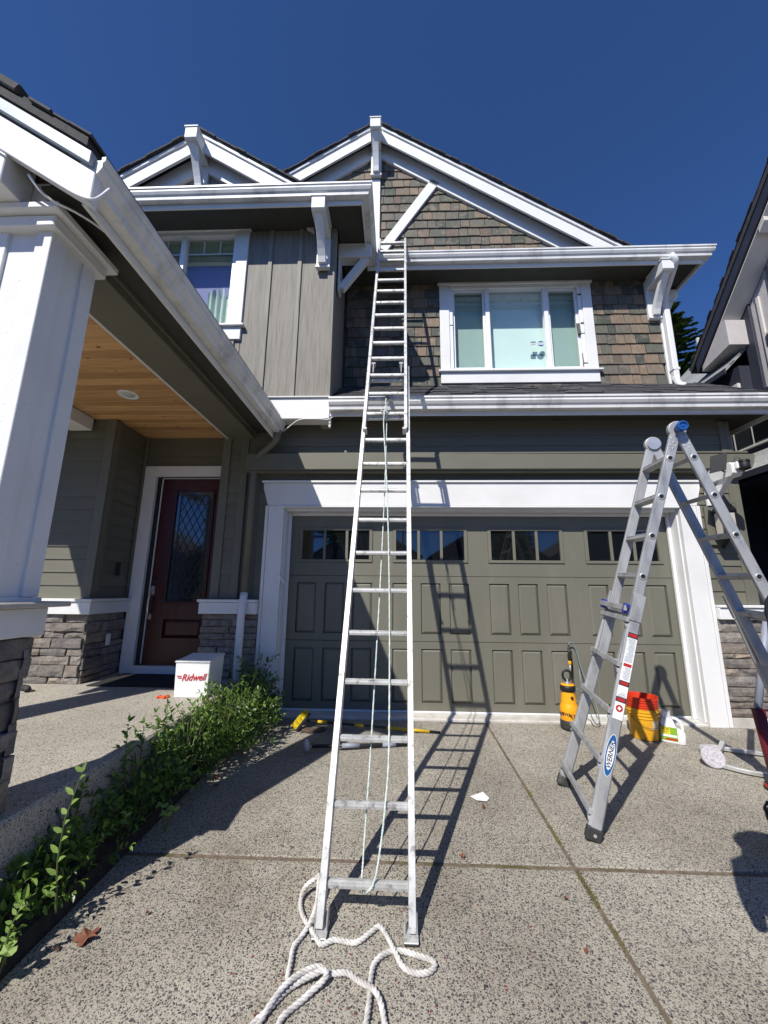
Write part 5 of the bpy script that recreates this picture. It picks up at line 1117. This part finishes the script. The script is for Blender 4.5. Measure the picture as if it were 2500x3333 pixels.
# nested buckets
bxx, byy = 1.555, -.54; bz = gz(byy)
def bucket(name, z0, r0, r1, h, mt, label, ribs):
    T = thing(name, label, 'bucket', (bxx,byy,z0)); prof = [(0,.004),(r0-.004,0),(r0,.004)]
    for k in range(9): f = k/8; prof.append((r0+(r1-r0)*f*.96, .004+h*.96*f))
    rr_ = []
    for (p0, o) in ribs: rr_ += [(r0+(r1-r0)*(p0/h), p0-.004),(r0+(r1-r0)*(p0/h)+o, p0-.002),(r0+(r1-r0)*(p0/h)+o, p0+.006),(r0+(r1-r0)*(p0/h), p0+.008)]
    prof = sorted([x for x in prof if x[1] < ribs[0][0]-.006], key=lambda t: t[1])+rr_+[(r1,h-.004),(r1+.003,h),(r1-.004,h),(r1-.006,h-.01)]
    prof += [(r0-.006,.012),(0,.012)]
    MB().lathe(prof, (bxx,byy,z0), 48).build('shell', Mt[mt], T, smooth=False); return T
BY = bucket('yellow_bucket', bz, .128, .150, .295, 'bucket_y', 'yellow bucket holding the orange one', [(.205,.006),(.235,.007),(.265,.006)])
BRd = bucket('orange_bucket', bz+.120, .127, .152, .285, 'bucket_r', 'orange-red bucket nested inside the yellow bucket', [(.195,.005),(.215,.005),(.24,.006),(.262,.006)])
MB().tube([(bxx+.155*math.cos(t), byy+.155*math.sin(t)*1.0, bz+.255-.13*math.sin(max(0,min(math.pi,(-t)*1.0)))) for t in [-math.pi*k/24 for k in range(25)]], .0022, 6).build('bail_wire', Mt['ink'], BY, smooth=True)
MB().tube([(bxx+.157*math.cos(t), byy+.157*math.sin(t), bz+.225+.10*(1-abs(math.cos(t)))-.02) for t in [-math.pi*k/24 for k in range(3,13)]], .0022, 6).build('bail_wire', Mt['ink'], BRd, smooth=True)
def curved(c, r_, a0, a1, z0, z1, rt=0., mt=None, name='', par=None):
    m = MB(); n = 10
    for i in range(n+1): t = a0+(a1-a0)*i/n; m.v += [(c[0]+(r_+rt*0)*math.cos(t), c[1]+r_*math.sin(t), z0),(c[0]+(r_+rt)*math.cos(t), c[1]+(r_+rt)*math.sin(t), z1)]
    for i in range(n): m.f.append((2*i,2*i+2,2*i+3,2*i+1))
    return m.build(name, mt, par, recalc=False)
curved((bxx,byy), .1355, -.75, -.25, bz+.05, bz+.20, .0115, Mt['lab_white'], 'bucket_label', BY)
curved((bxx,byy), .139, -1.55, -1.0, bz+.11, bz+.19, .006, plain('faded_label', (.62,.50,.36), .6, bstr=0), 'bucket_label', BY)
for i, ch in enumerate('DEWALT'):
    t = -.52; r_ = .1385+.0115*(.02+i*.022)/.15; text('lettering', ch, .034, (bxx+(r_+.001)*math.cos(t), byy+(r_+.001)*math.sin(t), bz+.068+i*.023), (0,0,1), (math.sin(t),-math.cos(t),0), Mt['ink'], BY, 0, .0004)
# white jug
JG = thing('white_jug', 'white plastic jug with a green label standing beside the buckets', 'jug', (1.77,-.66,gz(-.66)))
jm = Matrix.Translation((1.765,-.655,gz(-.655))) @ Matrix.Rotation(R(-32),4,'Z')
def rect_loft(sec):
    m = MB(); n = 20
    for (z, cx_, hx, hy, e) in sec:
        for k in range(n):
            t = 6.2832*k/n; c_, s_ = math.cos(t), math.sin(t)
            m.v.append((cx_+hx*math.copysign(abs(c_)**e, c_), hy*math.copysign(abs(s_)**e, s_), z))
    for i in range(len(sec)-1):
        for k in range(n): k2 = (k+1)%n; m.f.append((i*n+k,i*n+k2,(i+1)*n+k2,(i+1)*n+k))
    m.f.append(tuple(reversed(range(n)))); m.f.append(tuple((len(sec)-1)*n+k for k in range(n))); return m
rect_loft([(0,0,.100,.058,.35),(.006,0,.106,.062,.35),(.10,0,.106,.062,.35),(.118,-.006,.10,.060,.4),(.14,-.035,.068,.058,.5),(.19,-.04,.062,.055,.6),(.215,-.042,.05,.05,.8),(.235,-.045,.038,.038,1),(.24,-.045,.036,.036,1)]).xf(jm).build('jug_body', Mt['jug'], JG, smooth=True)
MB().lathe([(0,.236),(.041,.236),(.044,.242),(.043,.282),(.038,.288),(0,.288)], (-.045,0,0), 24).xf(jm).build('jug_cap', Mt['jug'], JG, smooth=False)
MB().tube([jm @ Vector(p) for p in arc([(.01,0,.225),(.05,0,.222),(.085,0,.18),(.088,0,.10)],6)], .014, 10).build('jug_handle', Mt['jug'], JG, smooth=True)
def jp(name, x0, x1, z0, z1, y, mt): MB().box(x0,x1,y-.0008,y,z0,z1).xf(jm).build(name, Mt[mt], JG)
jp('jug_label', -.10,.04,.012,.15,-.0625,'lab_green'); jp('label_panel', -.095,-.02,.085,.145,-.0635,'lab_yellow'); jp('label_panel', -.095,.035,.06,.08,-.0635,'lab_white'); jp('label_panel', -.06,.036,.030,.048,-.0635,'lab_red'); jp('label_panel', -.10,.04,.012,.022,-.0635,'lab_white')
text('lettering', 'MOSS', .026, jm @ Vector((-.058,-.0645,.130)), jm.to_3x3() @ Vector((1,0,0)), (0,0,1), Mt['ink'], JG); text('lettering', 'OUT', .026, jm @ Vector((-.058,-.0645,.103)), jm.to_3x3() @ Vector((1,0,0)), (0,0,1), Mt['ink'], JG)

# ladder stabiliser lying on the driveway
ST = thing('ladder_stabiliser', 'aluminium ladder stabiliser arms with a round grey pad lying on the driveway', 'ladder part', tuple(gp(1.95,-1.0)))
def flatbar(pts, w_, h_, name, mt='alu'):
    m = MB(); P = [Vector(p) for p in pts]
    for i in range(len(P)):
        t = (P[min(i+1,len(P)-1)]-P[max(i-1,0)]).normalized(); s_ = t.cross(Vector((0,0,1))).normalized()
        for (a_, b_) in ((-w_,0),(w_,0),(w_,h_),(-w_,h_)): m.v.append(tuple(P[i]+s_*a_+Vector((0,0,b_))))
    for i in range(len(P)-1):
        for k in range(4): m.f.append((i*4+k,i*4+(k+1)%4,(i+1)*4+(k+1)%4,(i+1)*4+k))
    m.f += [(3,2,1,0), tuple(len(m.v)-4+k for k in range(4))]; return m.build(name, Mt[mt], ST, .003)
flatbar([gp(*p) for p in arc2] if False else [gp(2.75,-.98,.012),gp(2.36,-.95,.012),gp(2.15,-.88,.012),gp(2.02,-.82,.012),gp(1.93,-.82,.012),gp(1.87,-.88,.012),gp(1.84,-.98,.012),gp(1.80,-1.12,.012)], .020, .030, 'stabiliser_arm')
flatbar([gp(1.80,-1.22,.012),gp(1.86,-1.28,.012),gp(1.93,-1.33,.012),gp(2.02,-1.37,.012),gp(2.10,-1.40,.012)], .020, .030, 'stabiliser_arm')
flatbar([gp(1.82,-1.12,.05),gp(2.00,-.95,.05),gp(2.14,-.80,.05)], .020, .028, 'cross_bar')
MB().lathe([(0,0),(.085,0),(.09,.008),(.09,.022),(.085,.03),(0,.03)], (0,0,0), 32).xf(Matrix.Translation(gp(1.755,-1.17,.07)) @ Matrix.Rotation(R(58),4,'X') @ Matrix.Rotation(R(-12),4,'Y')).build('round_pad', plain('worn_pad', (.42,.40,.43), .9, var=.35, scale=60, bscale=90, bstr=1, bdist=.004), ST, smooth=False)
for (x, y) in ((2.06,-1.40),(2.12,-1.43)): MB().lathe([(0,0),(.010,0),(.010,.012),(0,.014)], (0,0,0), 12).xf(Matrix.Translation(gp(x,y-.02,.025)) @ Matrix.Rotation(R(90),4,'X')).build('bolt', Mt['alu'], ST, smooth=True)
MP = thing('maroon_pole_tool', 'maroon pole tool with a black and red foot at the right edge', 'tool', tuple(gp(1.90,-1.62)))
MB().tube([gp(1.965,-1.52,.08),gp(1.975,-1.46,.56)], [.034,.045], 20).build('maroon_sleeve', Mt['maroon'], MP, smooth=True)
MB().tube([gp(1.975,-1.46,.562),gp(2.25,-1.40,1.35)], .028, 16).build('grey_pole', Mt['greytape'], MP, smooth=True)
MB().lathe([(0,0),(.095,0),(.11,.02),(.10,.07),(.06,.10),(0,.10)], tuple(gp(1.94,-1.60,0)), 28, .85, 1.0).build('foot', Mt['rubber'], MP, smooth=True)
MB().lathe([(.109,.022),(.113,.028),(.110,.045),(.104,.046)], tuple(gp(1.94,-1.60,0)), 28, .85, 1.0).build('red_stripe', Mt['lab_red'], MP, smooth=True)
BO = thing('work_boot', 'grey work boot with a dark pull loop at the right edge', 'boot', tuple(gp(1.30,-2.30)))
bo0 = gp(1.285,-2.37)
rect_loft([(0,0,.13,.05,.7),(.03,0,.13,.05,.7),(.07,-.005,.12,.048,.7),(.11,-.03,.09,.046,.8),(.16,-.045,.07,.045,.9),(.22,-.05,.066,.045,1),(.24,-.05,.062,.042,1)]).xf(Matrix.Translation(bo0) @ Matrix.Rotation(R(10),4,'Z')).build('boot_upper', Mt['boot'], BO, smooth=True)
rect_loft([(.215,-.05,.072,.05,1),(.26,-.05,.074,.052,1),(.262,-.05,.06,.04,1)]).xf(Matrix.Translation(bo0) @ Matrix.Rotation(R(10),4,'Z')).build('boot_cuff', Mt['rubber'], BO, smooth=True)
MB().tube([bo0+Vector((-.11,-.02,.22)), bo0+Vector((-.135,-.02,.28)), bo0+Vector((-.115,-.02,.315)), bo0+Vector((-.09,-.02,.26))], .008, 6).build('pull_loop', Mt['lantern'], BO, smooth=True)

# bin, mat and clip on the porch
BN = thing('porch_bin', 'white lidded bin with red Ridwell lettering on the porch', 'bin', (-3.02,-.90,ZF))
bm_ = Matrix.Translation((-3.02,-.905,ZF)) @ Matrix.Rotation(R(2),4,'Z')
MB().add([(-.160,-.165,0),(.160,-.165,0),(.160,.165,0),(-.160,.165,0),(-.168,-.172,.325),(.168,-.172,.325),(.168,.172,.345),(-.168,.172,.345)],[(3,2,1,0),(4,5,6,7),(0,1,5,4),(1,2,6,5),(2,3,7,6),(3,0,4,7)]).xf(bm_).build('bin_body', Mt['ridbox'], BN, .006)
MB().add([(-.175,-.182,.326),(.175,-.182,.326),(.175,.178,.348),(-.175,.178,.348),(-.172,-.179,.342),(.172,-.179,.342),(.172,.175,.366),(-.172,.175,.366)],[(3,2,1,0),(4,5,6,7),(0,1,5,4),(1,2,6,5),(2,3,7,6),(3,0,4,7)]).xf(bm_).build('lid', Mt['ridbox'], BN, .004)
text('lettering', 'Ridwell', .088, bm_ @ Vector((.018,-.1735,.188)), bm_.to_3x3() @ Vector((1,0,.03)), (0,0,1), Mt['red_ink'], BN, .35, .0008, sx=.9)
for k, (zz, l) in enumerate(((.200,.045),(.183,.035))): MB().box(-.145+k*.012,-.145+k*.012+l,-.1745,-.1728,zz-.004,zz+.004).xf(bm_).build('lettering_bar', Mt['red_ink'], BN)
tag(bx('door_mat', -4.35, -3.35, -.70, -.08, ZF+.002, ZF+.014, Mt['mat'], None, .004), 'black door mat at the red front door', 'mat')
CL = thing('orange_clip', 'small orange plastic clip lying beside the bin', 'clip', (-3.27,-1.08,ZF))
MB().box(-3.33,-3.22,-1.10,-1.07,ZF,ZF+.018).box(-3.26,-3.235,-1.13,-1.04,ZF,ZF+.022).box(-3.325,-3.305,-1.115,-1.05,ZF,ZF+.02).build('clip_body', Mt['orange'], CL, .004)
BG = thing('garden_hose_end', 'black hose end lying by the stone wall on the porch', 'hose', (-4.85,-.95,ZF))
MB().tube(arc([(-5.4,-1.0,ZF+.03),(-5.0,-.88,ZF+.03),(-4.78,-.93,ZF+.03),(-4.72,-.99,ZF+.03)]), .03, 10).build('hose', Mt['rubber'], BG, smooth=True)
# porch light fitting hanging behind the pier
# security camera with solar panel, wall lantern
SC = thing('security_camera', 'white and black security camera on the bracket by the garage', 'camera', (2.86,-.66,2.9))
MB().lathe([(0,-.055),(.05,-.055),(.052,-.03),(.052,.035),(.048,.045),(0,.045)], (2.90,-.70,2.88), 20).build('camera_body', Mt['black'], SC, smooth=True); MB().lathe([(.053,.02),(.056,.03),(.05,.05),(0,.052)], (2.90,-.70,2.88), 20).build('camera_hood', Mt['lantern'], SC, smooth=True)
MB().box(2.83,2.90,-.69,-.655,2.84,2.92).build('camera_mount', Mt['vinyl'], SC, .006)
MB().tube([(2.90+.03*math.cos(t)+.01*math.sin(3*t), -.62+.03*math.sin(t), 2.97+.02*math.sin(2*t)) for t in [k*.35 for k in range(38)]], .0022, 5).build('wire_coil', Mt['ink'], SC, smooth=True)
SOL = thing('solar_panel', 'small black solar panel next to the security camera', 'solar panel', (2.70,-.62,2.85))
MB().obox((2.60,-.72,2.89), (Vector((.75,-.55,.12)), Vector((.12,-.1,1)), Vector((.55,.75,0))), (.075,.10,.006)).build('panel', Mt['black'], SOL, .002); MB().tube([(2.62,-.70,2.86),(2.72,-.62,2.83),(2.80,-.55,2.84)], .012, 8).build('panel_arm', Mt['lantern'], SOL, smooth=True)
WL = thing('wall_lantern', 'dark wall lantern with frosted glass beside the garage door', 'lantern', (2.88,-.25,2.1))
bx('backplate', 2.75, 3.02, -.232, -.2, 2.02, 2.50, Mt['olive_trim'], WL, .004); MB().ext([(2.80,2.40),(2.98,2.40),(2.95,2.46),(2.83,2.46)], 'y', -.42, -.25).build('lantern_roof', Mt['lantern'], WL, .006)
bx('lantern_glass', 2.82, 2.96, -.40, -.27, 2.14, 2.395, Mt['frost'], WL, .004); MB().box(2.805,2.825,-.415,-.395,2.10,2.40).box(2.955,2.975,-.415,-.395,2.10,2.40).box(2.885,2.895,-.412,-.40,2.13,2.40).box(2.80,2.98,-.42,-.25,2.10,2.135).build('lantern_cage', Mt['lantern'], WL, .002)
MB().beam((2.89,-.24,1.98),(2.89,-.36,2.11),.03,.03,(1,0,0)).build('lantern_arm', Mt['lantern'], WL, .003)

# ================================================================== litter
def deadleaf(x, y, r, label, seed, lift=.004):
    r *= (1 if r > .05 else .62)
    q = random.Random(seed); m = MB(); n = 15; c = gp(x, y, lift+.010); ring_ = []
    for i in range(n): t = 6.283*i/n; rr_ = r*(.45+.55*abs(math.cos(t*2.5+.3)))*q.uniform(.8,1.1); ring_.append(gp(x+math.cos(t)*rr_, y+math.sin(t)*rr_, lift+q.uniform(0,.028)))
    m.add([c]+ring_, [(0,i+1,(i+1)%n+1) for i in range(n)])
    tag(m.build('dead_leaf', Mt['deadleaf'], recalc=False), label, 'leaf', 'fallen leaves')
for x, y, r, lb in ((-2.39,-3.03,.055,'large curled brown leaf at lower left of the driveway'),(-2.47,-3.10,.018,'tiny leaf scrap left of the large curled leaf'),(-2.20,-2.90,.016,'small red-brown leaf scrap between the curled leaf and the rope'),
                    (-.63,-2.44,.030,'brown leaf on the joint right of the leaning ladder'),(-.40,-1.93,.022,'small brown leaf below the white paper scrap'),(-.19,-3.0,.02,'dark leaf speck near the diagonal joint'),
                    (-2.47,-1.62,.04,'dry leaf at the shrub edge'),(-2.40,-1.74,.035,'dry leaf just in front of the one at the shrub edge'),(-1.52,-3.32,.018,'leaf scrap left of the rope loops'),(-.16,-2.72,.018,'leaf speck left of the joint crossing')):
    deadleaf(x, y, r, lb, int(abs(x*y)*1000))
q = random.Random(12); m = MB()
for i in range(90):
    x = q.uniform(-1.7,-.35) if i < 90 else q.uniform(-2.3,1.0); y = q.uniform(-3.35,-2.5); r = q.uniform(.003,.008); c = gp(x,y,.003); m.add([c+Vector((math.cos(t)*r,math.sin(t)*r*.7,q.uniform(0,.003))) for t in (0,1.5,3,4.6)], [(0,1,2,3)])
tag(m.build('leaf_crumbs', plain('red_leaf_crumbs', (.22,.05,.04), .8), recalc=False), 'scattered red-brown leaf crumbs on the driveway', 'leaf litter', kind='stuff')
pp = MB(); cs_ = [(-.47,-1.78),(-.36,-1.72),(-.33,-1.80),(-.36,-1.85),(-.43,-1.84)]; q = random.Random(3)
pp.add([gp(-.40,-1.80,.014)]+[gp(x,y,.004+q.uniform(0,.012)) for x, y in cs_], [(0,i+1,(i+1)%5+1) for i in range(5)])
tag(pp.build('paper_scrap', Mt['paper'], recalc=False), 'torn white paper scrap on the driveway', 'paper')
# moss tufts in the joints
m = MB(); q = random.Random(14)
for (y0, y1, n) in ((-2.75,-2.5,260),(-2.28,-2.10,120),(-3.0,-2.80,80),(-1.75,-1.65,60)):
    for i in range(n): y = q.uniform(y0,y1); p = gp(jx+q.gauss(0,.008), y, -.016); m.tube([p, p+Vector((q.gauss(0,.006),q.gauss(0,.006),q.uniform(.010,.024)))], .0016, 3, False)
tag(m.build('joint_moss', plain('moss', (.13,.12,.035), .9, var=.4), recalc=False), 'olive moss tufts growing in the driveway joint', 'moss', kind='stuff')

# ================================================================== person just outside the right edge, known by the shadow
PE = thing('person', 'person standing just beyond the right edge, seen only as a shadow', 'person', tuple(gp(.458,-3.75)))
px_, py_ = .458, -3.75; g0 = gz(py_)
J = {'pelvis':(0,0,.95),'spine':(0,0,1.15),'chest':(0,.0,1.36),'neck':(0,0,1.50),'head':(0,.01,1.62),'crown':(0,0,1.74),'hipL':(-.10,0,.90),'kneeL':(-.11,.02,.50),'ankL':(-.11,0,.09),'toeL':(-.12,.16,.04),'hipR':(.10,0,.90),'kneeR':(.11,.02,.50),'ankR':(.11,0,.09),'toeR':(.12,.16,.04),
     'shL':(-.19,0,1.43),'elL':(-.24,.03,1.15),'wrL':(-.20,.16,.95),'haL':(-.19,.22,.90),'shR':(.19,0,1.43),'elR':(.24,.03,1.15),'wrR':(.20,.16,.95),'haR':(.19,.22,.90)}
Ed = [('pelvis','spine'),('spine','chest'),('chest','neck'),('neck','head'),('head','crown'),('pelvis','hipL'),('hipL','kneeL'),('kneeL','ankL'),('ankL','toeL'),('pelvis','hipR'),('hipR','kneeR'),('kneeR','ankR'),('ankR','toeR'),('chest','shL'),('shL','elL'),('elL','wrL'),('wrL','haL'),('chest','shR'),('shR','elR'),('elR','wrR'),('wrR','haR')]
RJ = dict(pelvis=.20,spine=.21,chest=.22,neck=.19,head=.16,crown=.11,hipL=.095,hipR=.095,kneeL=.10,kneeR=.10,ankL=.045,ankR=.045,toeL=.04,toeR=.04,shL=.10,shR=.10,elL=.045,elR=.045,wrL=.03,wrR=.03,haL=.035,haR=.035)
nm = list(J); me = bpy.data.meshes.new('body'); me.from_pydata([(px_+J[k][0],py_+J[k][1]*.6,g0+J[k][2]*1.05) for k in nm], [(nm.index(a),nm.index(b)) for a, b in Ed], []); me.update()
po = link('body', me, Mt['cloth'], PE); sk = po.modifiers.new('skin', 'SKIN'); po.modifiers.new('sub', 'SUBSURF').levels = 1
for i, k in enumerate(nm): me.skin_vertices[0].data[i].radius = (RJ[k], RJ[k]*.8 if k in ('pelvis','spine','chest') else RJ[k]); me.skin_vertices[0].data[i].use_root = (k == 'pelvis')
MB().lathe([(.0,1.81),(.07,1.80),(.118,1.75),(.13,1.69),(.165,1.68),(.17,1.674),(.12,1.66),(0,1.68)], (px_,py_,g0+.10), 28).build('hat', Mt['felt'], PE, smooth=True)
m = MB(); q = random.Random(19)
for (x, y, z) in lf2:
    r = q.uniform(.012,.03); d_ = Vector((q.gauss(0,1),q.gauss(0,1),.3)); leaf(m, (x,y,z+.01), d_, (0,0,1), r*2, r)
tag(m.build('bed_litter', Mt['deadleaf'], recalc=False), 'dry leaf litter on the soil under the shrubs', 'leaf litter', kind='stuff')
